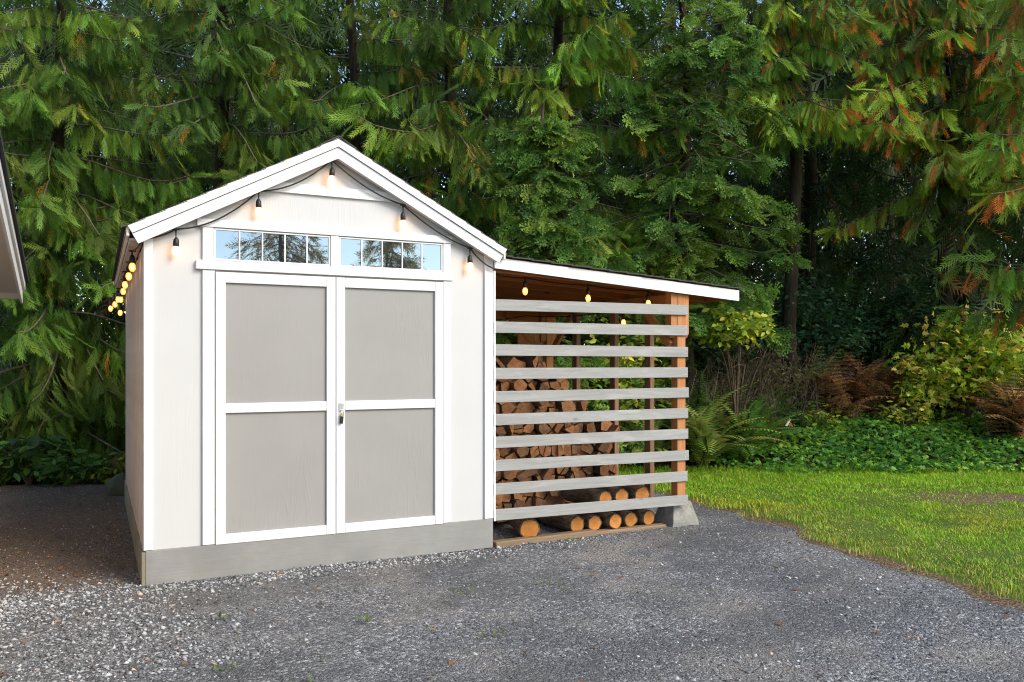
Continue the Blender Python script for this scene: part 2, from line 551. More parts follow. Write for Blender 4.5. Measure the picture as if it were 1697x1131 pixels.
def axis_pts(lo, hi, near_lo, near_hi, step, far):
    a = list(np.arange(near_lo, near_hi + 1e-6, step))
    x = near_lo; s = step
    while x > lo: s = min(far, s * 1.35); x -= s; a.insert(0, x)
    x = near_hi; s = step
    while x < hi: s = min(far, s * 1.35); x += s; a.append(x)
    return np.array(a)

g = link('ground', grid_sheet('ground', axis_pts(-220, 240, -8, 20, .4, 40), axis_pts(-220, 240, -9, 22, .4, 40),
                              lambda x, y: land(x, y) - 0.035 * (land(x, y) < .02), M['soil']))
tag(g, 'dark leaf strewn soil under and beyond the trees', 'ground', kind='structure')

# gravel / lawn border, as points along the edge (x as a function of y)
EDGE_Y = np.array([-9, -6, -4.5, -2.81, -1.98, -0.9, -0.336, .6, 1.3, 2.04, 3.0, 4.5])
EDGE_X = np.array([4.3, 4.35, 4.45, 4.58, 4.63, 4.84, 5.05, 5.15, 5.2, 5.15, 5.1, 5.0])
def edge_x(y):
    return np.interp(y, EDGE_Y, EDGE_X) + .08 * (vnoise(np.asarray(y) * 2.3, np.zeros_like(np.asarray(y, float)), 5) - .5) + .09 * (vnoise(np.asarray(y) * 7.3, np.zeros_like(np.asarray(y, float)), 6) - .5)

def yard(x, y):
    """surface of the gravel: gentle ruts and hollows"""
    return .022 * (fbm(np.asarray(x) * .9, np.asarray(y) * .9, 11) - .5) + .012 * (fbm(np.asarray(x) * 3.1, np.asarray(y) * 3.1, 12) - .5)

def depth_of(x, y): return (x - CAM[0]) * FWD[0] + (y - CAM[1]) * FWD[1]

def gravel_mat():
    t = NT('crushed_gravel')
    v = t.coord((1, 1, 1))
    fine = t.voro(v, 130, 'F1', 'Color'); fd = t.voro(v, 130, 'F1', 'Distance')
    mid = t.voro(v, 62, 'F1', 'Color'); md = t.voro(v, 62, 'F1', 'Distance')
    sf = t.node('ShaderNodeSeparateColor'); t.l.new(fine, sf.inputs[0])
    sm = t.node('ShaderNodeSeparateColor'); t.l.new(mid, sm.inputs[0])
    a = t.ramp(sf.outputs[0], [(.0, (.045, .044, .046)), (.55, (.115, .113, .115)), (.85, (.23, .228, .232)), (1.0, (.36, .36, .36))])
    b = t.ramp(sm.outputs[0], [(.0, (.055, .054, .056)), (.6, (.145, .143, .146)), (.9, (.26, .258, .26)), (1.0, (.42, .418, .42))])
    pick = t.ramp(sm.outputs[1], [(.45, 0.0), (.5, 1.0)])
    c = t.mix(pick, a, b)
    # dusty brown fines in patches
    dn = t.noise(v, .9, 5, .62)
    dust = t.ramp(dn, [(.5, 0.0), (.66, 1.0)])
    c = t.mix(t.math('MULTIPLY', dust, .5), c, (.25, .215, .18))
    dk = t.ramp(t.noise(t.coord((1, 1.5, 1)), .7, 4, .6), [(.45, 0.0), (.62, 1.0)])
    c = t.mix(t.math('MULTIPLY', dk, .55), c, (.055, .055, .058))
    # litter and soil between the shed and the house, and along the trees
    tc = t.node('ShaderNodeTexCoord'); sp = t.node('ShaderNodeSeparateXYZ'); t.l.new(tc.outputs['Object'], sp.inputs[0])
    wob = t.math('MULTIPLY', t.math('SUBTRACT', t.noise(v, 1.6, 4), .5), 1.3)
    yy = t.math('ADD', sp.outputs[1], wob)
    sl = t.math('MULTIPLY', t.ramp(t.math('ADD', t.math('MULTIPLY', yy, .5), .5), [(.45, 0.0), (.75, 1.0)]),
                t.ramp(t.math('ADD', t.math('MULTIPLY', sp.outputs[0], -.5), .5), [(.45, 0.0), (.55, 1.0)]))
    soil = t.mix(t.ramp(sf.outputs[2], [(.2, 0.0), (.8, 1.0)]), (.060, .038, .026), (.19, .125, .085))
    c = t.mix(t.math('MULTIPLY', sl, .86), c, soil)
    c = t.mix(1.0, c, (1.28, 1.26, 1.22), 'MULTIPLY')
    h = t.math('ADD', t.math('MULTIPLY', md, -1.0), t.math('MULTIPLY', fd, -.6))
    return t.fin(c, .85, t.bump(h, .9, .012), .3)
M['gravel'] = gravel_mat()

def gravel_mask(x, y): return (x < edge_x(y) + .12) & (depth_of(x, y) < 9.6 + .5 * (fbm(x * 1.5, y * 1.5, 21) - .5))
g = link('gravel_drive', grid_sheet('gravel_drive', np.arange(-7, 5.7, .08), np.arange(-10, 6.5, .08), yard, M['gravel'], gravel_mask))
tag(g, 'grey crushed gravel yard in front of the shed', 'gravel', kind='structure')

def lawn_mat():
    t = NT('lawn_turf')
    v = t.coord((1, 1, 1))
    n = t.noise(v, 1.2, 5, .65); f = t.noise(v, 70, 4, .7)
    c = t.mix(t.ramp(n, [(.35, 0.0), (.65, 1.0)]), (.075, .14, .02), (.14, .18, .035))
    c = t.mix(t.math('MULTIPLY', t.ramp(f, [(.45, 0.0), (.7, 1.0)]), .6), c, (.10, .075, .035))
    at = t.node('ShaderNodeAttribute', attribute_name='tint'); sc = t.node('ShaderNodeSeparateColor'); t.l.new(at.outputs['Color'], sc.inputs[0])
    g = t.voro(v, 95, 'F1', 'Color'); sg = t.node('ShaderNodeSeparateColor'); t.l.new(g, sg.inputs[0])
    bare = t.ramp(sg.outputs[0], [(0, (.075, .045, .027)), (.6, (.20, .125, .072)), (.9, (.29, .205, .13)), (1, (.38, .32, .25))])
    mk = t.ramp(t.math('ADD', sc.outputs[0], t.math('MULTIPLY', t.math('SUBTRACT', t.noise(v, 9, 5, .7), .5), .9)), [(.42, 0.0), (.6, 1.0)])
    c = t.mix(mk, c, bare)
    return t.fin(c, .95, t.bump(f, .9, .02), .1)
M['lawn'] = lawn_mat()
def dirt_patch(x, y): return np.clip((fbm(x * 1.4, y * 2.2, 17) - .12) * 3.2, 0, 1) * np.exp(-(((x - 8.2) / 1.6) ** 2 + ((y + .25 + (x - 7.6) * .35) / .80) ** 2))
def lawn_tint(x, y):
    b = np.clip(1.0 - (x - edge_x(y)) / .27, 0, 1) + .75 * dirt_patch(x, y)
    return np.stack([b, b, b], 1)
def lawn_mask(x, y): return (x > edge_x(y) - .14) & (depth_of(x, y) < 10.4)
g = link('lawn', grid_sheet('lawn', np.arange(4.0, 16, .08), np.arange(-10, 4.5, .08),
                            lambda x, y: yard(x, y) + .030 * np.clip((x - edge_x(y)) / .5, -.3, 1) + .012 * (fbm(x * 4, y * 4, 27) - .5) + np.maximum(land(x, y), 0), M['lawn'], lawn_mask, lawn_tint))
tag(g, 'mown green lawn to the right of the gravel', 'lawn', kind='structure')

# stones lying loose on the gravel: angular, each its own little solid, too many to count
def loose_stones(n, xr, yr, dens, smin, smax, seed, name, label, brightness):
    rng = np.random.default_rng(seed)
    x = rng.uniform(*xr, n * 3); y = rng.uniform(*yr, n * 3)
    keep = (rng.random(n * 3) < dens(x, y)) & gravel_mask(x, y) & ~((x > -.01) & (x < 4.1) & (y > -.012) & (y < 3.66))
    x = x[keep][:n]; y = y[keep][:n]; m = len(x)
    base = np.array([[1, 0, 0], [-1, 0, 0], [0, 1, 0], [0, -1, 0], [0, 0, 1], [0, 0, -1]], float)
    fc = np.array([[0, 2, 4], [2, 1, 4], [1, 3, 4], [3, 0, 4], [2, 0, 5], [1, 2, 5], [3, 1, 5], [0, 3, 5]])
    P = base[None] * rng.uniform(.6, 1.25, (m, 6, 1)) + rng.uniform(-.38, .38, (m, 6, 3))
    P *= np.stack([rng.uniform(.8, 1.3, m), rng.uniform(.6, 1.0, m), rng.uniform(.4, .8, m)], 1)[:, None]
    a = rng.uniform(0, 6.28, m); ca, sa = np.cos(a), np.sin(a)
    P = np.stack([P[..., 0] * ca[:, None] - P[..., 1] * sa[:, None], P[..., 0] * sa[:, None] + P[..., 1] * ca[:, None], P[..., 2]], -1)
    s = smin + (smax - smin) * rng.random(m) ** 2.2
    P = P * s[:, None, None]
    P[..., 0] += x[:, None]; P[..., 1] += y[:, None]; P[..., 2] += (yard(x, y) + s * .15)[:, None]
    g0 = np.clip(rng.choice(brightness, m) * rng.uniform(.75, 1.25, m), .02, .62)
    hue = rng.normal(0, .025, m)
    tint = np.stack([g0 * (1.01 + hue), g0, g0 * (.995 - hue)], 1)
    brown = rng.random(m) < .04
    tint[brown] *= np.array([1.3, .85, .6])
    T = np.repeat(tint[:, None], 6, 1).reshape(-1, 3)
    F = (np.arange(m)[:, None, None] * 6 + fc[None]).reshape(-1, 3)
    t = M.get('pebble')
    if t is None:
        q = NT('loose_stone'); at = q.node('ShaderNodeAttribute', attribute_name='tint')
        nn = q.noise(q.coord((1, 1, 1)), 150, 3)
        M['pebble'] = t = q.fin(q.mix(q.math('MULTIPLY', nn, .5), at.outputs['Color'], (.12, .115, .11)), .85, None, .25)
    o = link(name, np_mesh(name, P.reshape(-1, 3), F, t, T))
    tag(o, label, 'gravel', kind='stuff')
    return o

def d_front(x, y):
    """pale coarse gravel: in a band along the foot of the shed, at the corner, and in scattered drifts"""
    band = np.exp(-((y + .16 - .05 * (x > 2.5)) / .14) ** 2) * (x < 3.4) * np.clip((3.6 - x) / 1.2, .15, 1)
    left = np.exp(-((y + .25 + .25 * x) / .55) ** 2) * np.clip(-x + .6, 0, 1) * .8
    drift = np.clip((fbm(x * .8 + 3, y * 1.1, 31) - .5) * 3.0, 0, 1) * .32
    return np.clip(band + left + drift + .03, 0, 1) * (~((x < .02) & (y > .45)) | (np.random.default_rng(1).random(len(x)) < .12))
def d_band(x, y):
    band = np.exp(-((y + .14 - .05 * (x > 2.5)) / .13) ** 2) * np.clip((3.7 - x) / 1.4, .05, 1) * (x > -.3)
    left = np.exp(-((y + .30 + .25 * x) / .42) ** 2) * np.clip(-x + .5, 0, 1) * .8
    apron = np.clip((.30 - x - .30 * (y + .5)) / .55, 0, 1) * np.clip((-.12 - y + .25 * np.clip(-x, 0, 1)) / .25, 0, 1) * (.25 + .5 * fbm(x * 1.7, y * 1.7, 36))
    return np.clip(band + left + apron, 0, 1) * (.35 + .65 * np.clip(fbm(x * 3, y * 3, 35) * 2.4 - .6, 0, 1))
loose_stones(17000, (-2.4, 3.8), (-1.7, .75), d_band, .007, .019, 40, 'band_gravel', 'pale coarse gravel banked along the foot of the shed', [.10, .16, .24, .34, .44, .54])
loose_stones(11000, (-3.5, 5.4), (-4.6, 2.5), d_front, .006, .017, 41, 'pale_gravel', 'pale stones scattered in drifts over the gravel yard', [.20, .30, .40, .50, .58])
def d_all(x, y): return .12 + .88 * np.clip((fbm(x * 1.3, y * 1.3, 33) - .3) * 2, 0, 1)
loose_stones(26000, (-4.2, 5.4), (-5.0, 5.2), d_all, .004, .012, 42, 'loose_gravel', 'loose dark and grey chippings strewn over the yard', [.06, .09, .12, .16, .22, .32, .50])

# ------------------------------------------------------------------ the shed
shed = empty('shed', (0, 0, 0), 'white painted wooden shed with grey double doors and a gabled roof', 'shed')
W, D, EZ = 2.457, 3.66, 2.215          # width, depth, eave height
SL = 0.53                               # roof slope
AXX = 1.2285                            # ridge position
def roof_z(x): return 2.955 - SL * abs(x - AXX)   # underside of the roof deck

# walls
m = MB(); m.prism([(0, .02), (W, .02), (W, EZ), (AXX, roof_z(AXX) - .05), (0, EZ)], 0.0, .05); m.build('front_wall', M['siding'], shed)
m = MB(); m.prism([(0.05, .02), (W - .05, .02), (W - .05, EZ), (AXX, roof_z(AXX) - .05), (0.05, EZ)], D - .05, D); m.build('rear_wall', M['siding'], shed)
m = MB(); m.box(W - .05, W, .051, D, .02, EZ + .02); m.build('side_wall', M['siding'], shed)
m = MB(); m.box(.012, .05, .051, D, .02, EZ + .02); m.build('side_wall', M['worn_siding'], shed)
# side siding boards, one by one, with gaps between
nb = 16; bw = (D - .02) / nb
bm_ = MB(); bm_.box(-.014, .011, .012, bw - .022, 0, 1.975 - .0, .004); bme = bm_.mesh('siding_board', M['worn_siding'])
for k in range(nb):
    link('siding_board', bme, shed, (0, .01 + k * bw, .215 + random.uniform(-.012, .012)))
# skirt boards
m = MB(); m.box(0, W, -.024, -.001, .0, .222); m.build('skirt_board', M['grey_x'], shed)
m = MB(); m.box(-.024, -.001, -.024, D, .0, .214); m.build('skirt_board', M['skirt_side'], shed)
# corner trims
m = MB(); m.box(-.012, .041, -.02, -.001, .2245, 2.226); m.build('corner_trim', M['white_z'], shed)
m = MB(); m.box(2.39, 2.462, -.02, -.001, .2245, 2.30); m.build('corner_trim', M['white_z'], shed)
m = MB(); m.box(2.4635, 2.482, -.02, .06, .2245, 2.14); m.build('corner_trim', M['white_z'], shed)
# the white painted ends of the slats over the corner trim
# rake boards: an upper fascia and a lower, set back board on each side
def rake(off_top, off_bot, y0, y1, xl, xr):
    out = []
    for s in (-1, 1):
        xe = xl if s < 0 else xr
        top = lambda x: 2.997 - SL * abs(x - AXX) - off_top
        bot = lambda x: 2.997 - SL * abs(x - AXX) - off_bot
        dx = (off_bot - off_top) * .45
        p = [(AXX, top(AXX)), (xe, top(xe)), (xe - s * dx, bot(xe - s * dx)), (AXX, bot(AXX))]
        if s > 0: p = p[::-1]
        mm = MB(); mm.prism(p, y0, y1); out.append(mm)
    return out
for mm in rake(0, .0605, -.105, -.083, -.108, 2.540): mm.build('rake_fascia', M['white_x'], shed)
for mm in rake(.0645, .142, -.092, -.083, -.080, 2.511): mm.build('rake_board', M['white_x'], shed)
for mm in rake(.075, .132, -.0825, -.0215, -.07, 2.50): mm.build('rake_soffit', M['white_x'], shed)
# eave boards along the sides
m = MB(); m.box(-.115, -.096, -.083, D + .10, 2.225, 2.285); m.build('eave_fascia', M['white_y'], shed)
m = MB(); m.box(-.095, -.013, -.02, D + .09, 2.205, 2.222); m.build('eave_soffit', M['worn_siding'], shed)
m = MB(); m.box(W + .062, W + .08, -.083, D + .10, 2.225, 2.285); m.build('eave_fascia', M['white_y'], shed)
# roof deck and shingles
for s in (-1, 1):
    xe = -.115 if s < 0 else 2.545
    p = [(AXX, 2.955), (xe, 2.955 - SL * abs(xe - AXX)), (xe, 2.975 - SL * abs(xe - AXX)), (AXX, 2.975)]
    m = MB(); m.prism(p if s < 0 else p[::-1], -.082, D + .1); m.build('roof_deck', M['deck'], shed)
    nc = 11; L = abs(xe - AXX) + .015
    ang = math.atan(SL)
    for k in range(nc):
        a0 = L * k / nc; a1 = L * (k + 1) / nc + .012
        zz = lambda a, o: 2.990 - SL * a + o
        p = [(AXX + s * a0, zz(a0, .0)), (AXX + s * a0, zz(a0, .004)), (AXX + s * a1, zz(a1, .011)), (AXX + s * a1, zz(a1, .007))]
        m = MB(); m.prism(p, -.107 - random.uniform(0, .003), D + .11); m.build('shingle_course', M['shingle'], shed)
m = MB(); m.prism([(AXX - .13, 2.999 - .069), (AXX, 3.003), (AXX + .13, 2.999 - .069), (AXX + .13, 3.007 - .069), (AXX, 3.012), (AXX - .13, 3.007 - .069)], -.110, D + .115); m.build('ridge_cap', M['shingle'], shed)
# gable band and the trims round the windows
bx0, bx1 = .70, 1.755
bt = lambda x: min(2.672, 2.997 - SL * abs(x - AXX) - .15)
m = MB(); m.prism([(.668, 2.600), (1.79, 2.600), (1.665, 2.668), (.795, 2.668)], -.021, -.001); m.build('gable_band', M['white_x'], shed)
m = MB(); m.box(.31, 2.118, -.028, -.001, 2.325, 2.378); m.build('window_head', M['white_x'], shed)
m = MB(); m.box(.302, 2.122, -.034, -.001, 2.044, 2.104); m.build('door_head', M['white_x'], shed)
for x0, x1 in ((.343, .412), (2.045, 2.106)):
    m = MB(); m.box(x0, x1, -.022, -.001, 2.1055, 2.3235); m.build('window_trim', M['white_z'], shed)
m = MB(); m.box(1.194, 1.252, -.022, -.001, 2.1055, 2.3235); m.build('window_trim', M['white_z'], shed)
for x0, x1 in ((.343, .419), (2.045, 2.106)):
    m = MB(); m.box(x0, x1, -.022, -.001, .2245, 2.0425); m.build('door_trim', M['white_z'], shed)
# two transom windows, five panes each
def transom(x0, x1):
    w = MB()
    fz0, fz1, t = 2.107, 2.322, .013
    w.box(x0, x1, -.017, -.002, fz0, fz0 + t); w.box(x0, x1, -.017, -.002, fz1 - t, fz1)
    w.box(x0, x0 + t, -.0165, -.002, fz0 + t, fz1 - t); w.box(x1 - t, x1, -.0165, -.002, fz0 + t, fz1 - t)
    fo = w.build('window', M['white_x'], shed)
    n = 5; a = x0 + t; b = x1 - t; step = (b - a) / n
    for k in range(n):
        q = MB(); c = a + (k + .5) * step
        q.box(-step / 2 + .0005, step / 2 - .0005, -.002, .002, -.0945, .0945, .0002)
        q.build('pane', M['pane'], fo, loc=(c, -.006, 2.2145), rot=(R(random.uniform(-.12, .12)), 0, R(random.uniform(-.2, .2))))
        if k:
            q = MB(); q.box(a + k * step - .005, a + k * step + .005, -.0155, -.0095, fz0 + t, fz1 - t, .001)
            q.build('muntin', M['white_z'], fo)
transom(.414, 1.192); transom(1.254, 2.043)
# nail heads along the trims and siding edges
nl = MB(); rn = random.Random(9)
def nails(x, y, zs):
    for z in zs: nl.lathe([(.0035, 0), (.0035, .0008), (.002, .0012)], 6, (x + rn.uniform(-.006, .006), -z, -y))
for x, y in ((.015, -.0201), (.38, -.0221), (2.075, -.0221), (2.425, -.0201)):
    nails(x, y, [.30 + k * .31 + rn.uniform(-.05, .05) for k in range(6)])
for x in [.36 + k * .28 for k in range(7)]: nails(x, -.0341, [2.075]); nails(x + .05, -.0281, [2.352])
for x in (.02, .45, .95, 1.6, 2.1, 2.43): nails(x, -.0241, [.19, .04])
no = nl.build('nail_heads', M['galv_dark'], shed, rot=(R(90), 0, 0)); no['kind'] = 'stuff'
# double doors
def door(x0, x1, hinge):
    o = MB(); o.box(x0 + .05, x1 - .05, -.010, -.0015, .25, 2.0, .001)
    d = o.build('door', M['grey_door'], shed)
    z0, z1 = .221, 2.031; sw = .063
    for a, b in ((x0, x0 + sw), (x1 - sw, x1)):
        q = MB(); q.box(a, b, -.030, -.0015, z0, z1); q.build('stile', M['white_z'], d)
    for a, b in ((z0, z0 + .066), (1.092, 1.157), (z1 - .070, z1)):
        q = MB(); q.box(x0 + sw + .0006, x1 - sw - .0006, -.029, -.0105, a, b); q.build('rail', M['white_x'], d)
    return d
dl = door(.424, 1.2265, 0)
dr = door(1.2315, 2.040, 1)
q = MB(); q.box(1.249, 1.266, -.036, -.0305, 1.085, 1.142, .002); q.box(1.262, 1.284, -.040, -.0305, 1.108, 1.138, .003); q.build('hasp', M['steel'], dr)
pad = empty('padlock', (1.268, -.046, 1.05), 'small brass padlock with a black cover hanging from the door hasp', 'padlock')
q = MB(); q.box(-.013, .013, -.008, .008, -.002, .014, .003); q.build('lock_body', M['brass'], pad)
q = MB(); q.box(-.011, .010, -.009, .009, -.052, -.003, .003, Matrix.Rotation(R(6), 4, 'Y')); q.build('weather_cover', M['black_rubber'], pad)
q = MB(); q.tube([(-.008, 0, .012), (-.008, 0, .036), (-.004, 0, .044), (.004, 0, .044), (.008, 0, .036), (.008, 0, .012)], .003, 6); q.build('shackle', M['steel'], pad, True)

# ------------------------------------------------------------------ the lean-to woodshed
LX, LY = 4.20, 2.44                     # post line, rear line
lean = empty('lean_to', (0, 0, 0), 'open sided timber lean-to with grey horizontal slats against the white shed', 'lean-to')
def lr(x): return 2.250 - .0657 * (x - 2.46)     # top of roof deck
SLZ = [1.876, 1.701, 1.524, 1.3435, 1.165, .989, .811, .628, .4445, .246]
for i, z in enumerate(SLZ):
    z1 = z; a = random.uniform(-.002, .002)
    q = MB(); xl = 2.4835; xr = 4.347 + random.uniform(-.012, .008)
    rise = (.012, .01, 0, 0, 0, -.005, -.006, -.008, -.006, -.016)[i]
    q.box(xl, xr, -.0205, -.0015, -.044, .044, .002)
    vs = []
    for (x, y, zz) in q.v:
        u = (x - xl) / (xr - xl); vs.append((x, y, zz + z + rise * u + .003 * math.sin(u * 3 + i)))
    q.v = vs
    so = q.build('slat', M['slat'], lean)
    for dz in (-.02, .02):
        e = MB(); e.lathe([(.0045, 0), (.0045, .002), (.003, .003)], 8)
        e.build('screw', M['screw'], so, loc=(4.318, -.0206, z + rise + dz), rot=(R(90), 0, 0))
    # painted slat end lapping the corner trim
    if i >= 1:
        e = MB(); e.box(2.4645, 2.4828, -.0235, -.0205, z - .044, z + .044, .001); e.build('slat_end', M['white_x'], so)
def post(x0, x1, y0, y1, z0, z1, mat, name='post'):
    q = MB(); q.box(x0, x1, y0, y1, z0, z1, .004); return q.build(name, mat, lean)
post(LX + .045, LX + .135, .0, .089, .215, 2.06, M['stain_z'])
post(LX + .045, LX + .135, LY - .089, LY, .16, 2.06, M['stain_z'])
# cleats either side of the front and rear posts, lower ends chamfered
for yy in (.0, LY - .085):
    for x0, x1 in ((LX - .02, LX + .044), (LX + .136, LX + .172)):
        q = MB(); q.prism([(yy + .004, 1.68), (yy + .03, 1.645), (yy + .058, 1.645), (yy + .085, 1.68), (yy + .085, 2.055), (yy + .004, 2.055)], x0, x1, 'x'); q.build('cleat', M['stain_z'], lean)
# studs along the open side
for yy in (.40, .98, 1.70):
    post(LX + .045, LX + .095, yy, yy + .089, .10, 2.0, M['stud'], 'stud')
# beam carrying the rafters
q = MB(); q.box(LX + .046, LX + .134, .09, LY - .09, 1.945, 2.035); q.build('beam', M['stain_y'], lean)
# knee braces from the posts to the beam
def brace(p0, p1, w=.07, t=.038):
    p0 = Vector(p0); p1 = Vector(p1); d = (p1 - p0); L = d.length; d.normalize()
    a = Vector((1, 0, 0)) if abs(d.x) < .5 else Vector((0, 1, 0)); b = d.cross(a).normalized()
    mt = Matrix((( a.x, b.x, d.x, p0.x), (a.y, b.y, d.y, p0.y), (a.z, b.z, d.z, p0.z), (0, 0, 0, 1)))
    q = MB(); q.box(-t / 2, t / 2, -w / 2, w / 2, 0, L, .003, mt); return q.build('brace', M['stain_y'], lean)
brace((LX + .02, .07, 1.58), (LX + .02, .52, 1.98))
brace((LX + .09, LY - .10, 1.52), (LX + .09, LY - .55, 1.93))
brace((LX + .03, LY - .05, 1.52), (LX - .45, LY - .05, 1.98))
# rear header and rear slat
q = MB(); q.box(2.49, LX + .04, LY - .04, LY - .002, 1.90, 2.06); q.build('header', M['stain_x'], lean)
# the rear infill board by the back post
q = MB(); q.box(LX - .30, LX + .0, LY - .06, LY - .042, 1.30, 1.90); q.build('infill_board', M['stain_z'], lean)
# rafters and deck
for yy in (.03, .42, .83, 1.24, 1.65, 2.06, 2.40):
    p = [(2.484, lr(2.484) - .02), (2.484, lr(2.484) - .11), (4.895, lr(4.895) - .085), (4.895, lr(4.895) - .02)]
    q = MB(); q.prism(p, yy, yy + .038); q.build('rafter', M['stain_x'], lean)
nbd = 13
for k in range(nbd):
    x0 = 2.484 + (4.90 - 2.484) * k / nbd; x1 = 2.484 + (4.90 - 2.484) * (k + 1) / nbd - .004
    q = MB(); q.prism([(x0, lr(x0) - .019), (x1, lr(x1) - .019), (x1, lr(x1)), (x0, lr(x0))], -.019, LY + .12); q.build('roof_board', M['stain_y'], lean)
# white fascia
q = MB(); q.prism([(2.463, 2.157), (2.463, 2.240), (4.905, 2.080), (4.905, 1.985)][::-1], -.042, -.0225); q.build('fascia', M['white_x'], lean)
q = MB(); q.prism([(-.02, 2.0), (-.02, 2.078), (LY + .12, 2.078), (LY + .12, 2.0)], 4.902, 4.92, 'x'); q.build('fascia', M['stain_y'], lean)
# shingle courses on the lean-to
for k in range(14):
    x1 = 4.95 - k * .18; x0 = x1 - .195
    if x0 < 2.47: x0 = 2.47
    q = MB(); q.prism([(x0, lr(x0) + .001), (x1, lr(x1) + .007), (x1, lr(x1) + .018), (x0, lr(x0) + .009)], -.06 - random.uniform(0, .012), LY + .13); q.build('shingle_course', M['shingle'], lean)
# timber sill on the ground
q = MB(); q.box(0, .93, 0, .085, 0, .05, .006); q.build('sill', M['sill_wood'], lean, loc=(2.485, -.02, -.014), rot=(0, R(-.4), R(1.2)))
q = MB(); q.box(0, .74, 0, .085, 0, .04, .006); q.build('sill', M['sill_wood'], lean, loc=(3.42, .05, -.022), rot=(0, 0, R(-1)))

# concrete piers under the posts
def pier(x, y, z, label):
    q = MB()
    b, t, h = .148, .095, .205
    rng = random.Random(int(x * 100 + y * 10))
    lv = [(b, 0), (b * .985, .03), (t * 1.06, h - .012), (t * .98, h)]
    vs = []; n = 4
    for (s, zz) in lv:
        for k in range(12):
            a = k / 12 * 4; e = int(a); f = a - e
            c = [(-1, -1), (1, -1), (1, 1), (-1, 1), (-1, -1)]
            px = c[e][0] + (c[e + 1][0] - c[e][0]) * f; py = c[e][1] + (c[e + 1][1] - c[e][1]) * f
            cor = 1 if f else .96
            vs.append((px * s * cor + rng.uniform(-.004, .004), py * s * cor + rng.uniform(-.004, .004), zz + rng.uniform(-.003, .003)))
    fs = []
    for i in range(len(lv) - 1):
        for k in range(12):
            k2 = (k + 1) % 12; fs.append((i * 12 + k, i * 12 + k2, (i + 1) * 12 + k2, (i + 1) * 12 + k))
    fs.append(tuple(range((len(lv) - 1) * 12, len(lv) * 12)))
    q.add(vs, fs)
    o = q.build('concrete_pier', M['concrete']); o.location = (x, y, z)
    tag(o, label, 'concrete pier', 'concrete piers under the lean-to')
pier(4.345, .15, -.004, 'tapered grey concrete pier under the front corner post of the lean-to')
pier(4.30, LY - .05, -.04, 'tapered concrete pier under the rear post of the lean-to')

# ------------------------------------------------------------------ firewood
def clip(poly, a, b, c):
    """keep the part of a polygon where a*x+b*y<=c"""
    out = []
    for i in range(len(poly)):
        p, q = poly[i], poly[(i + 1) % len(poly)]
        dp = a * p[0] + b * p[1] - c; dq = a * q[0] + b * q[1] - c
        if dp <= 0: out.append(p)
        if dp * dq < 0:
            t = dp / (dp - dq); out.append((p[0] + t * (q[0] - p[0]), p[1] + t * (q[1] - p[1])))
    return out

def stack_top(x):
    return 1.47 if x < 3.32 else 1.29 if x < 3.58 else 1.09 if x < 3.66 else .86 if x < 4.02 else 0

def firewood():
    rng = random.Random(21)
    seeds = []; dx, dz = .118, .094
    r = 0; z = .09
    while z < 1.85:
        x = 2.44 + (dx / 2 if r % 2 else 0)
        while x < 4.3:
            seeds.append((x + rng.uniform(-.036, .036), z + rng.uniform(-.026, .026))); x += dx
        z += dz; r += 1
    out = []
    for i, (x, z) in enumerate(seeds):
        if x < 2.49 or z > stack_top(x) or x > 4.02: continue
        poly = [(x - .2, z - .2), (x + .2, z - .2), (x + .2, z + .2), (x - .2, z + .2)]
        poly = clip(poly, -1, 0, -2.487); poly = clip(poly, 0, -1, -.055)
        for j, (u, v) in enumerate(seeds):
            if i == j or abs(u - x) > .35 or abs(v - z) > .35: continue
            mx, mz = (x + u) / 2, (z + v) / 2
            poly = clip(poly, u - x, v - z, (u - x) * mx + (v - z) * mz)
        if len(poly) < 3: continue
        parts = [poly]
        if rng.random() < .42:
            cx = sum(p[0] for p in poly) / len(poly); cz = sum(p[1] for p in poly) / len(poly)
            th = rng.uniform(0, 3.14); a, b = math.cos(th), math.sin(th)
            c0 = a * cx + b * cz
            parts = [clip(poly, a, b, c0), clip(poly, -a, -b, -c0)]
        for pl in parts:
            if len(pl) < 3: continue
            # drop near-coincident corners
            pl = [p for k, p in enumerate(pl) if math.dist(p, pl[k - 1]) > .008]
            if len(pl) < 3: continue
            cx = sum(p[0] for p in pl) / len(pl); cz = sum(p[1] for p in pl) / len(pl)
            g = rng.uniform(.80, .97)
            pl = [((p[0] - cx) * g + rng.uniform(-.003, .003), (p[1] - cz) * g + rng.uniform(-.003, .003)) for p in pl]
            y0 = rng.uniform(-.07, .06); ln = rng.uniform(.37, .42)
            q = MB(); n = len(pl)
            tw = [(p[0] * rng.uniform(.9, 1.02), p[1] * rng.uniform(.9, 1.02)) for p in pl]
            vs = [(p[0], y0 + rng.uniform(-.01, .01), p[1]) for p in pl] + [(p[0], y0 + ln, p[1]) for p in tw]
            q.add(vs, [tuple(range(n)), tuple(range(2 * n - 1, n - 1, -1))], 0)
            q.f += [(k, k + n, (k + 1) % n + n, (k + 1) % n) for k in range(n)]; q.m += [1] * n
            o = q.build('firewood', [M['split_end'] if rng.random() < .62 else M['split_side'], M['split_side'] if rng.random() < .6 else M['log_bark']])
            o.location = (cx, .63, cz); o.rotation_euler = (R(rng.uniform(-1.5, 1.5)), R(rng.uniform(-3, 3)), R(rng.uniform(-3.5, 3.5)))
            out.append(o)
    return out
ORD = ['zeroth', 'first', 'second', 'third', 'fourth', 'fifth', 'sixth', 'seventh', 'eighth', 'ninth', 'tenth', 'eleventh', 'twelfth', 'thirteenth', 'fourteenth',
       'fifteenth', 'sixteenth', 'seventeenth', 'eighteenth', 'nineteenth', 'twentieth', 'twenty first', 'twenty second', 'twenty third', 'twenty fourth', 'twenty fifth', 'twenty sixth']
rows = {}
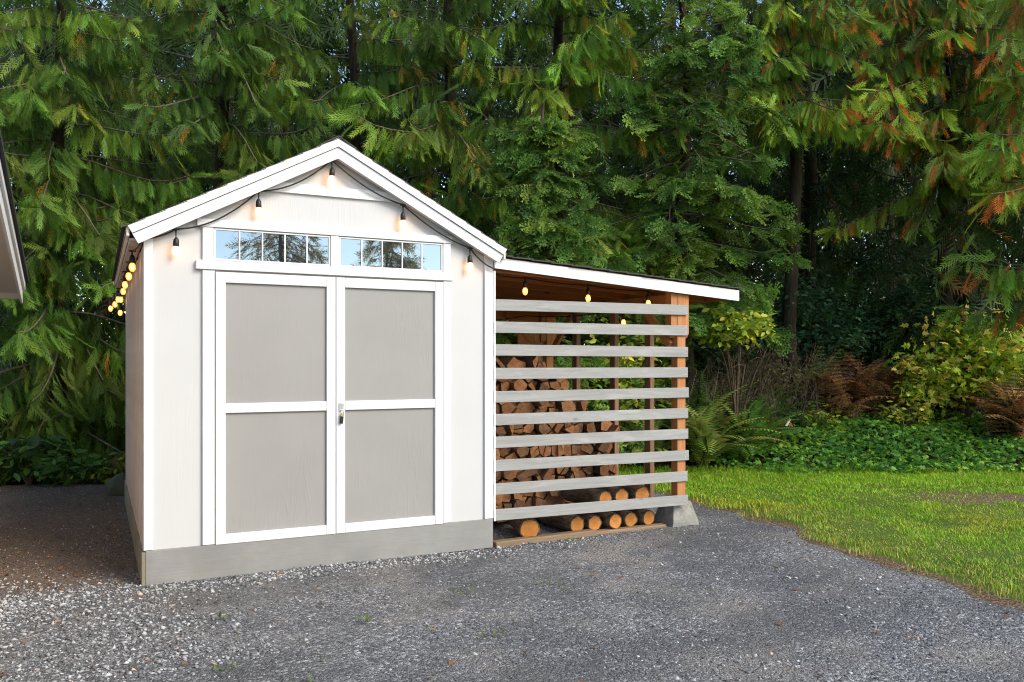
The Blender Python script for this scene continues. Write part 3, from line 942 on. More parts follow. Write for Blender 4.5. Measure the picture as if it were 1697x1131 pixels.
for o in firewood(): rows.setdefault(int(round((o.location.z - .09) / .094)), []).append(o)
for r, k in enumerate(sorted(rows), 1):
    for c, o in enumerate(sorted(rows[k], key=lambda q: q.location.x), 1):
        tag(o, 'split firewood, woodpile course %s from the ground, piece %s from the shed' % (ORD[r], ORD[c]), 'firewood', 'split firewood stacked in the woodpile')

def log(x, z, r, y0, ln, rot, label, seed):
    rng = random.Random(seed); q = MB(); seg = 14
    prof = [rng.uniform(.93, 1.06) for _ in range(seg)]
    rings = []
    for k, (yy, f) in enumerate(((0, .86), (0, 1), (.12, 1.02), (ln * .6, .98), (ln, 1.0))):
        ring = []
        for s in range(seg):
            a = 2 * math.pi * s / seg; rr = r * f * prof[s] * (1 + (rng.uniform(-.02, .02) if k > 1 else 0))
            ring.append((rr * math.cos(a), yy, rr * math.sin(a)))
        rings.append(ring)
    vs = [p for rg in rings for p in rg]
    n = len(rings)
    end = [(0, -.001, 0)]
    fs = []; ms = []
    c = len(vs); vs += end
    for s in range(seg):
        s2 = (s + 1) % seg
        fs.append((c, s2, s) if False else (c, s, s2)); ms.append(0)
    for i in range(n - 1):
        for s in range(seg):
            s2 = (s + 1) % seg
            fs.append((i * seg + s, (i + 1) * seg + s, (i + 1) * seg + s2, i * seg + s2)); ms.append(0 if i == 0 and False else 1)
    fs.append(tuple(range((n - 1) * seg, n * seg))); ms.append(0)
    q.v = vs; q.f = fs; q.m = ms
    o = q.build('log', [M['log_end'], M['log_bark']])
    for p in o.data.polygons: p.use_smooth = p.material_index == 1
    o.location = (x, y0, z); o.rotation_euler = rot
    tag(o, label, 'log', 'round logs in front of the woodpile')
LOGS = [
    (2.815, .095, .088, .05, .46, (R(1), 0, R(-14)), 'leftmost round log, lying apart on the ground beside the shed corner'),
    (3.285, .085, .073, .09, .48, (0, 0, R(4)), 'second round log from the left in the bottom row, pale cut end'),
    (3.462, .079, .068, .10, .46, (0, 0, R(-2)), 'third round log from the left in the bottom row, touching its left neighbour'),
    (3.655, .080, .068, .08, .47, (0, 0, R(3)), 'fourth round log from the left in the bottom row'),
    (3.833, .077, .066, .11, .46, (0, 0, R(-3)), 'fifth round log from the left in the bottom row'),
    (4.015, .077, .067, .10, .46, (0, 0, R(2)), 'rightmost round log of the bottom row, beside the concrete pier'),
    (3.545, .222, .075, .07, .50, (0, 0, R(9)), 'left log of the upper row, lying askew behind the lowest slats'),
    (3.735, .227, .073, .10, .48, (0, 0, R(1)), 'middle log of the upper row, bright cut end'),
    (3.945, .225, .080, .10, .48, (0, 0, R(-3)), 'right log of the upper row, largest of the three'),
]
for i, (x, z, r, y, ln, rot, lab) in enumerate(LOGS): log(x, z + (.055 if i > 5 else 0), r, y, ln, rot, lab, 50 + i)

# ------------------------------------------------------------------ string lights
def bulb_meshes():
    s = MB(); s.lathe([(.006, .056), (.010, .050), (.017, .040), (.019, .020), (.0195, 0), (.0175, -.003)][::-1], 12)
    b = MB(); b.lathe([(.003, -.064), (.012, -.060), (.0195, -.048), (.0225, -.034), (.020, -.018), (.014, -.006), (.011, -.0035)], 14)
    f = MB()
    for k in range(4):
        a = k * math.pi / 2; f.tube([(.003 * math.cos(a), .003 * math.sin(a), -.012), (.009 * math.cos(a), .009 * math.sin(a), -.030), (.006 * math.cos(a), .006 * math.sin(a), -.047)], .0016, 4)
    return s.mesh('socket', M['black_rubber'], True), b.mesh('bulb', M['bulb'], True), b.mesh('bulb', M['bulb_bright'], True), f.mesh('filament', M['filament'])
SOCK, BULB, BULB_BRIGHT, FILA = bulb_meshes()
def catenary(a, b, sag, n=12):
    a = Vector(a); b = Vector(b)
    return [a.lerp(b, k / n) - Vector((0, 0, 4 * sag * (k / n) * (1 - k / n))) for k in range(n + 1)]
def string(name, label, anchors, sags, drops, drop_len, bulbs_at, wire=.0056, bulb=None):
    root = empty(name, anchors[0], label, 'string lights', 'string lights on the shed')
    o = Vector(anchors[0]); q = MB(); pts = []
    for k in range(len(anchors) - 1):
        c = catenary(anchors[k], anchors[k + 1], sags[k]); pts += c if k == 0 else c[1:]
    q.tube([p - o for p in pts], wire, 6)
    for k in bulbs_at:
        a = Vector(anchors[k]) - o
        q.tube([a + Vector((-.022, 0, -.003)), a, a + Vector((.022, 0, -.003))], [.004, .0085, .004], 6)
        q.tube([a + Vector((0, 0, -.0)), a + Vector((0, 0, -.03)), a + Vector((0, 0, -drop_len))], [.0085, .004, .0036], 6)
        q.tube([a + Vector((0, .0, .0)), a + Vector((0, .006, .02))], .0018, 5)
    q.build('cable', M['black_rubber'], root, True)
    for k in bulbs_at:
        a = Vector(anchors[k]) - o
        at, tw = a + Vector((0, 0, -drop_len - .05)), (R(random.uniform(-3, 3)), R(random.uniform(-4, 4)), 0)
        link('socket', SOCK, root, at, tw)
        link('filament', FILA, link('bulb', bulb or BULB, root, at, tw))
    return root
YC = -.048
string('string_lights', 'black string light cable with five lit bulbs swagged across the white gable',
       [(-.012, YC, 2.218), (.178, YC, 2.292), (.697, YC, 2.586), (1.192, YC - .012, 2.848), (1.719, YC, 2.580), (2.252, YC, 2.297), (2.478, YC, 2.148)],
       [.014, .062, .056, .040, .034, .03], None, .058, [1, 2, 3, 4, 5], bulb=BULB_BRIGHT)
left_pts = [(-.020, YC, 2.216), (-.062, .44, 2.195), (-.060, 1.22, 2.205), (-.066, 1.95, 2.200), (-.060, 2.72, 2.203), (-.064, 3.35, 2.170),
            (-.085, 3.56, 2.185), (-.115, 3.66, 2.14), (-.15, 3.72, 2.10), (-.06, 3.76, 2.06)]
string('string_lights', 'string of nine amber bulbs receding under the left eave of the shed', left_pts, [.02, .07, .06, .06, .05] + [.02] * 4, None, .03, list(range(1, 10)))
string('string_lights', 'string light cable with three amber bulbs under the front edge of the lean-to roof',
       [(2.490, .10, 2.135), (2.832, .16, 2.118), (3.432, .16, 2.082), (4.05, .16, 2.058), (4.14, .20, 2.035)], [.012, .012, .012, .004], None, .028, [1, 2, 3])
string('string_lights', 'string of three amber bulbs seen between the slats deep inside the lean-to',
       [(4.15, .62, 1.955), (4.13, .66, 1.930), (4.22, 1.05, 1.95), (4.36 - .18, 1.20, 1.915), (3.9, 2.2, 1.94), (3.28, 2.25, 1.885), (2.52, 2.25, 1.94)], [.004, .01, .006, .02, .02, .02], None, .045, [1, 3, 5])

# ------------------------------------------------------------------ the neighbouring house: only its roof corner shows
house = empty('house', (-1.45, 3.0, 0), 'corner of a beige house roof with white rake boards at the left edge', 'house')
HX, HY, HZ, HS = -.92, 3.46, 2.19, .295
def hz(y): return HZ + HS * (HY - y)
ho = Vector((-1.45, 3.0, 0))
def hpart(name, mat, polyYZ, x0, x1):
    q = MB(); q.prism([(y - ho.y, z) for y, z in polyYZ], x0 - ho.x, x1 - ho.x, 'x'); return q.build(name, mat, house)
RY = -.2
hpart('rake_board', M['house_white'], [(HY, HZ - .19), (HY, HZ), (RY, hz(RY)), (RY, hz(RY) - .19)], HX - .02, HX)
hpart('rake_trim', M['house_white'], [(HY + .02, HZ - .06), (HY + .02, HZ + .012), (RY, hz(RY) + .012), (RY, hz(RY) - .06)], HX + .001, HX + .022)
hpart('soffit', M['house_paint'], [(HY - .05, HZ - .10), (HY - .05, HZ - .085), (RY, hz(RY) - .085), (RY, hz(RY) - .10)], HX - .46, HX - .021)
hpart('eave_fascia', M['house_paint'], [(HY - .06, HZ - .15), (HY - .06, HZ - .02), (HY - .02, HZ - .02), (HY - .02, HZ - .15)], HX - 3.6, HX - .021)
hpart('roof', M['shingle'], [(HY + .05, HZ + .014), (HY + .05, HZ + .05), (RY, hz(RY) + .065), (RY, hz(RY) + .02)], HX - 6, HX + .05)
hpart('roof', M['shingle'], [(RY, hz(RY) + .02), (RY, hz(RY) + .065), (-4.0, hz(RY) - HS * 3.8), (-4.0, hz(RY) - HS * 3.8 - .05)], HX - 6, HX + .05)
hpart('wall', M['house_paint'], [(HY - .5, 0), (HY - .5, hz(HY - .5) - .1), (RY, hz(RY) - .1), (-3.6, hz(RY) - HS * 3.4 - .1), (-3.6, 0)], HX - .53, HX - .47)
hpart('wall', M['house_paint'], [(HY - .52, 0), (HY - .52, HZ - .06), (HY - .46, HZ - .06), (HY - .46, 0)], HX - 5, HX - .54)

# ------------------------------------------------------------------ foliage builders
def norm(a): return a / np.maximum(np.linalg.norm(a, axis=-1, keepdims=True), 1e-9)

def cedar_spray(nf, rng, sub=True):
    """flat drooping spray: axis with fingers on both sides; verts (u along, v across, w out), triangles"""
    V = []; F = []
    def tooth(p0, d, ln, wd, w0, w1):
        b = len(V); d = np.array(d); n = np.array([-d[1], d[0]])
        p0 = np.array(p0); e = p0 + d * ln
        V.extend([(*(p0 + n * wd), w0), (*(p0 - n * wd), w0 - .01), (*e, w1)])
        F.append((b, b + 1, b + 2))
    for k in range(nf):
        u = .03 + .86 * k / nf
        ln = (.12 + .32 * (1 - u) ** .7 * min(1, .5 + u * 3)) * rng.uniform(.8, 1.15)
        for s in (-1, 1):
            an = R(rng.uniform(28, 44)) * s
            w = -.12 * u * u; du = rng.uniform(0, .03)
            tooth((u + du, 0), (math.cos(an), math.sin(an)), ln, .021, w, w - .06 + rng.uniform(-.03, .03))
            if sub and ln > .24:
                an2 = an * .25; b = np.array((u + du, 0)) + np.array((math.cos(an), math.sin(an))) * ln * .32
                tooth(b, (math.cos(an2), math.sin(an2)), ln * .55, .016, w - .02, w - .06)
    tooth((.78, 0), (1, 0), .26, .024, -.08, -.14)
    tooth((-.02, 0), (1, 0), .9, .022, 0, -.08)
    return np.array(V), np.array(F)

def needle_spray(rng, nt=5, nn=5):
    """twig with side twigs clothed in needles: triangles"""
    V = []; F = []
    def twig(p0, d, ln, nn):
        p0 = np.array(p0, float); d = np.array(d, float) / np.linalg.norm(d)
        a = np.cross(d, (0, 0, 1.0)); a /= np.linalg.norm(a); c = np.cross(a, d)
        for k in range(nn):
            t = (k + .5) / nn; p = p0 + d * ln * t
            for s in (-1, 1):
                o = (a * s * rng.uniform(.7, 1) + c * rng.uniform(-.5, .7)); o /= np.linalg.norm(o)
                tip = p + o * .085 * (1 - .35 * t) + d * .065
                b = len(V); V.extend([p - d * .045, p + d * .05, tip]); F.append((b, b + 1, b + 2))
        b = len(V); w = .026
        V.extend([p0 + a * w, p0 - a * w, p0 + d * ln * 1.05]); F.append((b, b + 1, b + 2))
        b = len(V); V.extend([p0 + c * w, p0 - c * w, p0 + d * ln * 1.05]); F.append((b, b + 1, b + 2))
    twig((0, 0, 0), (1, 0, -.08), 1.0, nn + 4)
    for k in range(nt):
        u = .12 + .72 * k / nt
        for s in (-1, 1):
            an = R(rng.uniform(38, 55)) * s
            twig((u, 0, -.03), (math.cos(an), math.sin(an), rng.uniform(-.25, .1)), (.5 - .36 * u) * rng.uniform(.85, 1.15), max(3, int(nn * (1 - .6 * u))))
    return np.array(V), np.array(F)

_r = random.Random(3)
CEDAR = [cedar_spray(8, _r) for _ in range(4)]
CEDAR_COARSE = [cedar_spray(6, _r, False) for _ in range(3)]
NEEDLE = [needle_spray(_r) for _ in range(3)]

def expand(protos, O, A, Sd, L, T, rng, grad=.55):
    """place protos: origin, axis, side, length, tint"""
    A = norm(A); Sd = norm(Sd - A * (Sd * A).sum(1, keepdims=True)); N = np.cross(A, Sd)
    idx = rng.integers(0, len(protos), len(O))
    Vs = []; Fs = []; Ts = []; base = 0
    for k, (pv, pf) in enumerate(protos):
        s = idx == k
        if not s.any(): continue
        v = O[s][:, None] + L[s][:, None, None] * (pv[None, :, 0:1] * A[s][:, None] + pv[None, :, 1:2] * Sd[s][:, None] + pv[None, :, 2:3] * N[s][:, None])
        n = v.shape[0]
        f = (np.arange(n)[:, None, None] * len(pv) + pf[None]).reshape(-1, pf.shape[1]) + base
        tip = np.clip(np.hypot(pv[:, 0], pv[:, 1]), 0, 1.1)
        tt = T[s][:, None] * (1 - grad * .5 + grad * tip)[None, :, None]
        Vs.append(v.reshape(-1, 3)); Fs.append(f); Ts.append(tt.reshape(-1, 3)); base += n * len(pv)
    return np.concatenate(Vs), np.concatenate(Fs), np.concatenate(Ts)

def conifer(name, label, base, height, seed, style='cedar', reach=2.6, limbs=40, z_low=.4, r0=.16, palette=None, flag=0.0, flagcol=(.42, .13, .02),
            spray=(.24, .42), step=.13, protos=None, full=False, group=None, lean=(0, 0), crown_base_gap=0, only_front=.18, cat='conifer tree', top=8.0):
    rng = np.random.default_rng(seed); rd = random.Random(seed)
    base = np.asarray(base, float)
    root = empty(name, base, label, cat, group)
    toc = CAM[:2] - base[:2]; toc = toc / np.linalg.norm(toc)
    w = MB()
    npt = 9
    tp = [(lean[0] * (k / npt) + .05 * math.sin(k * 1.3 + seed) * (k > 0), lean[1] * (k / npt) + .05 * math.cos(k * 1.7 + seed) * (k > 0), -.15 + (height + .15) * k / npt) for k in range(npt + 1)]
    w.tube(tp, [r0 * (1.35 if k == 0 else 1) * (1 - .93 * k / npt) + .012 for k in range(npt + 1)], 9)
    O = []; A = []; Sd = []; L = []; T = []
    pal = np.array(palette) * 1.5
    for i in range(limbs):
        ht_full = min(height - .3, top); q0 = (i + rd.random()) / limbs
        h = z_low + (ht_full - z_low) * q0 / .93 if q0 < .93 else ht_full + (height - .3 - ht_full) * (q0 - .93) / .07
        az = rd.uniform(0, 2 * math.pi)
        if rd.random() < .48 and not full: az = math.atan2(toc[1], toc[0]) + rd.uniform(-.95, .95)
        d = np.array([math.cos(az), math.sin(az)])
        facing = d @ toc
        if facing < -.25 and not full and rd.random() > only_front: continue
        fr = max(0, 1 - h / height)
        ln = reach * (.22 + .78 * fr ** .75) * rd.uniform(.72, 1.12)
        if ln < .3: continue
        tang = np.array([d[0], d[1], 0]); perp = np.array([-d[1], d[0], 0])
        k = h / height * npt; ki = min(int(k), npt - 1); kf = k - ki
        o = np.array(tp[ki]) * (1 - kf) + np.array(tp[ki + 1]) * kf
        if style == 'cedar':
            a1, a2, a3 = rd.uniform(-.05, .25), rd.uniform(.55, .95), rd.uniform(.35, .62)
        else:
            a1, a2, a3 = rd.uniform(-.15, .1), rd.uniform(.35, .6), rd.uniform(.12, .3)
        curl = rd.uniform(-.35, .35)
        def at(t):
            t = np.asarray(t)
            return o + ln * (t[:, None] * tang * .94 + (curl * t ** 2)[:, None] * perp * .5) + np.stack([0 * t, 0 * t, ln * (a1 * t - a2 * t ** 2 + a3 * t ** 3.2)], 1)
        tt = np.linspace(0, 1, 8); pts = at(tt)
        w.tube(pts, [(.004 + .006 * ln) * (1 - .8 * t) + .0025 for t in tt], 5, mi=1, cap=False)
        sparse = 1.0 if h < 7.4 else 2.2
        ns = max(3, int(ln * .9 / (step * sparse)))
        ts = np.clip(.10 + .90 * (np.arange(ns) + rng.random(ns)) / ns, 0, 1)
        P = at(ts)
        limb_tint = pal[rd.randrange(len(pal))] * rd.uniform(.65, 1.5)
        for s in (-1, 1):
            bl = (.08 + (.24 if style == 'cedar' else .42) * np.sqrt(np.clip(1 - ts, 0, 1))) * ln ** .5 * rng.uniform(.6, 1.2, ns)
            bd = tang[None] * .75 + perp[None] * s * rng.uniform(.5, 1.0, (ns, 1)) + np.array([0, 0, -1.0])[None] * rng.uniform(.05, .55, (ns, 1))
            bd = norm(bd)
            m = np.maximum(1, (bl / (step * 1.05)).astype(int))
            for q in range(int(m.max())):
                sel = m > q
                n = sel.sum()
                if not n: continue
                f = (q + rng.random(n) * .9) / m[sel]
                org = P[sel] + bd[sel] * (bl[sel] * f)[:, None] - np.array([0, 0, 1.0]) * (bl[sel] * f ** 2 * .25)[:, None]
                if style == 'cedar':
                    tp_ = (ts[sel] ** 3)[:, None]
                    ax = bd[sel] * (rng.uniform(.18, .55, (n, 1)) + .5 * tp_) + np.array([0, 0, -1.0]) * rng.uniform(.75, 1.05, (n, 1)) * (1 - .45 * tp_) + rng.normal(0, .085, (n, 3))
                    sd = tang[None] * rng.uniform(.3, 1, (n, 1)) + perp[None] * rng.uniform(-1, 1, (n, 1))
                else:
                    ax = bd[sel] * rng.uniform(.6, 1.0, (n, 1)) + np.array([0, 0, -1.0]) * rng.uniform(.05, .6, (n, 1)) + rng.normal(0, .15, (n, 3))
                    sd = np.cross(ax, np.array([0, 0, 1.0])[None]) + rng.normal(0, .25, (n, 3))
                tn = limb_tint[None] * rng.uniform(.82, 1.2, (n, 1)) * np.stack([rng.uniform(.85, 1.2, n), np.ones(n), rng.uniform(.75, 1.2, n)], 1)
                if flag:
                    fl = rng.random(n) < flag * (1.8 if rd.random() < .4 else .6)
                    tn[fl] = np.array(flagcol) * 1.15 * rng.uniform(.6, 1.2, (fl.sum(), 1))
                O.append(org); A.append(ax); Sd.append(sd); L.append(rng.uniform(*spray, n) * (.75 + .25 * ln / reach)); T.append(tn)
        n = 3
        O.append(np.repeat(pts[-1:], n, 0)); A.append(np.repeat((pts[-1:] - pts[-2:-1]), n, 0) / ln * 3 + rng.normal(0, .25, (n, 3)) + np.array([0, 0, -.25])); Sd.append(rng.normal(0, 1, (n, 3)))
        L.append(rng.uniform(*spray, n)); T.append(np.repeat(limb_tint[None], n, 0) * 1.15)
    O = np.concatenate(O); A = np.concatenate(A); Sd = np.concatenate(Sd); L = np.concatenate(L); T = np.concatenate(T)
    pr = protos or (CEDAR if style == 'cedar' else NEEDLE)
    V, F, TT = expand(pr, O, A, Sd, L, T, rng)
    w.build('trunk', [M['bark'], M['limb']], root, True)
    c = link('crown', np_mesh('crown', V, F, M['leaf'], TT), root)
    return len(F) * (2 if F.shape[1] == 4 else 1)

TRIS = 0
G1 = [(.062, .120, .014), (.050, .102, .013), (.080, .142, .017), (.044, .085, .012), (.100, .145, .020)]
G2 = [(.088, .165, .018), (.120, .192, .022), (.070, .140, .018), (.140, .195, .024)]
G_SUN = [(.150, .230, .024), (.185, .255, .028), (.115, .195, .022), (.090, .160, .018)]  # brightest, yellowest greens: sunlight put into the leaf colour
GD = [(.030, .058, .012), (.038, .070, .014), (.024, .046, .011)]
GS = [(.066, .128, .024), (.084, .150, .028), (.052, .104, .022), (.105, .165, .027)]
YF = (.40, .24, .02)
FRONT = [  # depth, lateral, height, style, reach, limbs, z_low, palette, flag, flag colour, seed, label
    (10.7, -7.9, 10.5, 'cedar', 2.3, 70, .3, G1, .012, YF, 101, 'drooping cedar at the far left edge beside the house roof'),
    (11.5, -6.3, 11.0, 'cedar', 2.6, 112, .2, G1, .012, YF, 102, 'dense drooping cedar between the house roof and the shed'),
    (12.2, -4.3, 11.5, 'cedar', 2.6, 74, .5, G1, .015, YF, 103, 'tall cedar rising just behind the left eave of the shed'),
    (13.0, -2.5, 12.0, 'cedar', 2.7, 62, 1.2, G1 + G2[:1], .02, YF, 104, 'cedar with olive sprays left of the shed ridge'),
    (12.4, -.9, 11.5, 'cedar', 2.6, 58, 1.6, G1 + G2[:2], .035, YF, 105, 'cedar with a dark trunk right behind the shed ridge'),
    (12.7, .75, 12.0, 'cedar', 2.6, 66, 2.6, G2, .06, YF, 106, 'bright cedar with yellow dead tips above the lean-to'),
    (10.9, .42, 4.7, 'spruce', 1.5, 112, .6, GS, 0, YF, 107, 'young spruce standing close behind the lean-to roof'),
    (12.3, 2.55, 9.0, 'spruce', 2.05, 84, 2.1, GS, 0, YF, 108, 'broad dark spruce overhanging the right end of the lean-to'),
    (14.0, 7.35, 12.5, 'cedar', 3.6, 84, 3.8, G_SUN, .15, (.60, .17, .03), 109, 'cedar tinted as sunlit, with orange dead tips high at the upper right'),
    (10.4, 7.6, 11.0, 'cedar', 2.5, 66, 2.3, G_SUN, .15, (.60, .17, .03), 110, 'cedar with rusty orange tips at the far right edge'),
    (13.6, 4.6, 12.0, 'cedar', 2.5, 52, 4.5, G2 + G_SUN[:2], .07, (.60, .17, .03), 111, 'shaded cedar standing over the dark gap in the wood'),
]
for dep, lat, ht, sty, rch, nl, zl, pal, fl, fc, sd, lab in FRONT:
    TRIS += conifer('cedar_tree' if sty == 'cedar' else 'spruce_tree', lab, site(dep, lat), ht, sd, sty, rch, nl, zl, .115 if ht > 6 else .06, pal, fl, fc,
                    (.24, .44) if sty == 'cedar' else (.26, .44), .108 if sty == 'cedar' else .19, cat='cedar' if sty == 'cedar' else 'spruce')
BACK = [(14.8, -9.5, 'at the far left behind the house roof'), (15.4, -6.8, 'in the second row left of the shed'), (15.8, -4.3, 'behind the left eave, in the second row'),
        (16.2, -1.6, 'behind the cedars above the shed ridge'), (15.6, .9, 'behind the bright cedar with yellow tips'), (16.4, 3.2, 'behind the broad spruce'),
        (16.8, 6.0, 'in the darkest gap left of the orange tipped cedar'), (15.2, 8.3, 'behind the yellow maple shrub'), (14.2, 10.2, 'just outside the right edge'),
        (17.5, 8.0, 'in the third row at the right'), (18.2, 4.6, 'in the third row right of the spruce'), (18.5, 1.2, 'in the third row above the lean-to')]
for k, (dep, lat, wh) in enumerate(BACK):
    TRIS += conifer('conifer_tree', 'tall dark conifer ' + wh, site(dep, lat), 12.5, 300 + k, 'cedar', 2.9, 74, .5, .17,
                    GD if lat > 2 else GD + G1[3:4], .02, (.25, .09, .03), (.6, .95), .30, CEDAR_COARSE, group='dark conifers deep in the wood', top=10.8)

# far wood: one mass
def far_wood():
    rng = np.random.default_rng(77); n = 14000
    dep = rng.uniform(19.5, 27, n); lat = rng.uniform(-1, 1, n) * dep * .78
    p = CAM[None] + FWD[None] * dep[:, None] + RGT[None] * lat[:, None]
    hmax = 9 + 3 * vnoise(lat * .5, dep * .3, 9)
    z = land(p[:, 0], p[:, 1]) + hmax * rng.random(n) ** 1.1
    gap = (lat < -1) & (z > 2.2) & (z < 6.5) & (rng.random(n) < .4)     # thin on the left, where light comes through
    p[:, 2] = z; p = p[~gap]; n = len(p)
    A = rng.normal(0, .5, (n, 3)) + np.array([0, 0, -.7]); Sd = rng.normal(0, 1, (n, 3))
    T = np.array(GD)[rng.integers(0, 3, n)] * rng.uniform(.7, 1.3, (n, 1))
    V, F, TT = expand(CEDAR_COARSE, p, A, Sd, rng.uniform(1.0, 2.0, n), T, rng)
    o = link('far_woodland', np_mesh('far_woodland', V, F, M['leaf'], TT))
    tag(o, 'dark mass of woodland far behind the trees', 'woodland', kind='stuff'); return len(F)
TRIS += far_wood()

# two conifers across the yard behind the camera: they show in the window panes, warm sunlight put into their palette
for k, (dep, lat, ht, rch, lab) in enumerate(((25.0, -6.9, 8.6, 2.1, 'conifer tinted golden as if sunlit, mirrored in the left transom window of the shed'),
                                               (25.0, -3.75, 5.75, 1.5, 'pointed conifer tinted golden as if sunlit, mirrored in the right transom window of the shed'))):
    p = CAM + FWD * dep + RGT * lat; p[1] = -p[1]; p[2] = 0
    TRIS += conifer('conifer_tree', lab, p, ht, 500 + k, 'spruce', rch, 170, .5, .10, [(.36, .27, .06), (.42, .30, .07), (.26, .21, .05)], 0, YF, (.4, .7), .2, CEDAR_COARSE, full=True, cat='conifer tree')

# ------------------------------------------------------------------ broad-leaved shrubs and undergrowth
def leaf_proto(kind):
    if kind == 'simple':     # folded pointed leaf
        V = [(0, 0, 0), (.35, .23, .05), (.75, .17, .03), (1, 0, -.06), (.75, -.17, .03), (.35, -.23, .05), (.4, 0, -.02)]
        F = [(0, 6, 1), (6, 2, 1), (6, 3, 2), (6, 4, 3), (6, 5, 4), (6, 0, 5)]
    else:                    # lobed leaf
        V = [(0, 0, 0), (.22, .36, .02), (.40, .16, 0), (.62, .40, -.03), (.66, .15, 0), (1, 0, -.08), (.66, -.15, 0), (.62, -.40, -.03), (.40, -.16, 0), (.22, -.36, .02), (.45, 0, .03)]
        F = [(10, 0, 1), (10, 1, 2), (10, 2, 3), (10, 3, 4), (10, 4, 5), (10, 5, 6), (10, 6, 7), (10, 7, 8), (10, 8, 9), (10, 9, 0)]
    return np.array(V, float), np.array(F)
SIMPLE, LOBED = leaf_proto('simple'), leaf_proto('lobed')

def shrub(name, label, base, w, h, seed, palette, leaf, size, n_leaf, stems=9, arch=.4, group=None, cat='shrub', up=.55, flat=.8, weights=None, z0=.15, mat='broadleaf'):
    rng = np.random.default_rng(seed); rd = random.Random(seed)
    base = np.asarray(base, float); root = empty(name, base, label, cat, group)
    m = MB(); tips = []
    for k in range(stems):
        az = rd.uniform(0, 6.28); rr = w * math.sqrt(rd.random()); hh = h * rd.uniform(.6, 1.0) * (1 - .35 * (rr / w) ** 2)
        e = Vector((rr * math.cos(az), rr * math.sin(az), hh))
        c = Vector((e.x * .35, e.y * .35, hh * (.7 + arch * .5)))
        pts = [(Vector((0, 0, -.05)) * (1 - t) ** 2 + c * 2 * t * (1 - t) + e * t * t) for t in np.linspace(0, 1, 7)]
        m.tube(pts, [.012 * (1 - .8 * t) * (h ** .5) + .002 for t in np.linspace(0, 1, 7)], 5, cap=False)
        tips += [(pts[j], .3 + .12 * j) for j in range(2, 7)]
        for _ in range(4):
            j = rd.randrange(2, 6); d = Vector((rd.uniform(-1, 1), rd.uniform(-1, 1), rd.uniform(-.1, .6))).normalized() * rd.uniform(.2, .45) * w
            m.tube([pts[j], pts[j] + d * .5 + Vector((0, 0, .03)), pts[j] + d], [.005, .004, .002], 4, cap=False)
            tips += [(pts[j] + d * .6, .8), (pts[j] + d, 1.0)]
    m.build('stem', M['bramble'], root, True)
    C = np.array([t[0] for t in tips]); wt = np.array([t[1] for t in tips]) * (C[:, 2] > z0 * h)
    ci = rng.choice(len(C), n_leaf, p=wt / wt.sum())
    P = C[ci] + rng.normal(0, 1, (n_leaf, 3)) * np.array([.16, .16, .09]) * w ** .5
    P[:, 2] = np.maximum(P[:, 2], .03)
    A = rng.normal(0, 1, (n_leaf, 3)) * np.array([1, 1, .4]) + np.array([0, 0, -.25]) + np.concatenate([P[:, :2] * .8, np.zeros((n_leaf, 1))], 1)
    N = rng.normal(0, 1, (n_leaf, 3)) * (1 - up) + np.array([0, 0, up])
    Sd = np.cross(N, A)
    pal = np.array(palette); ct = rng.integers(0, len(pal), len(C)) if weights is None else rng.choice(len(pal), len(C), p=weights)
    pick = np.where(rng.random(n_leaf) < .7, ct[ci], rng.integers(0, len(pal), n_leaf))
    T = 1.5 * pal[pick] * rng.uniform(.7, 1.3, (n_leaf, 1))
    V, F, TT = expand([leaf], P, A, Sd, size * rng.uniform(.6, 1.25, n_leaf), T, rng, .1)
    link('foliage', np_mesh('foliage', V, F, M[mat], TT), root)
    return len(F)

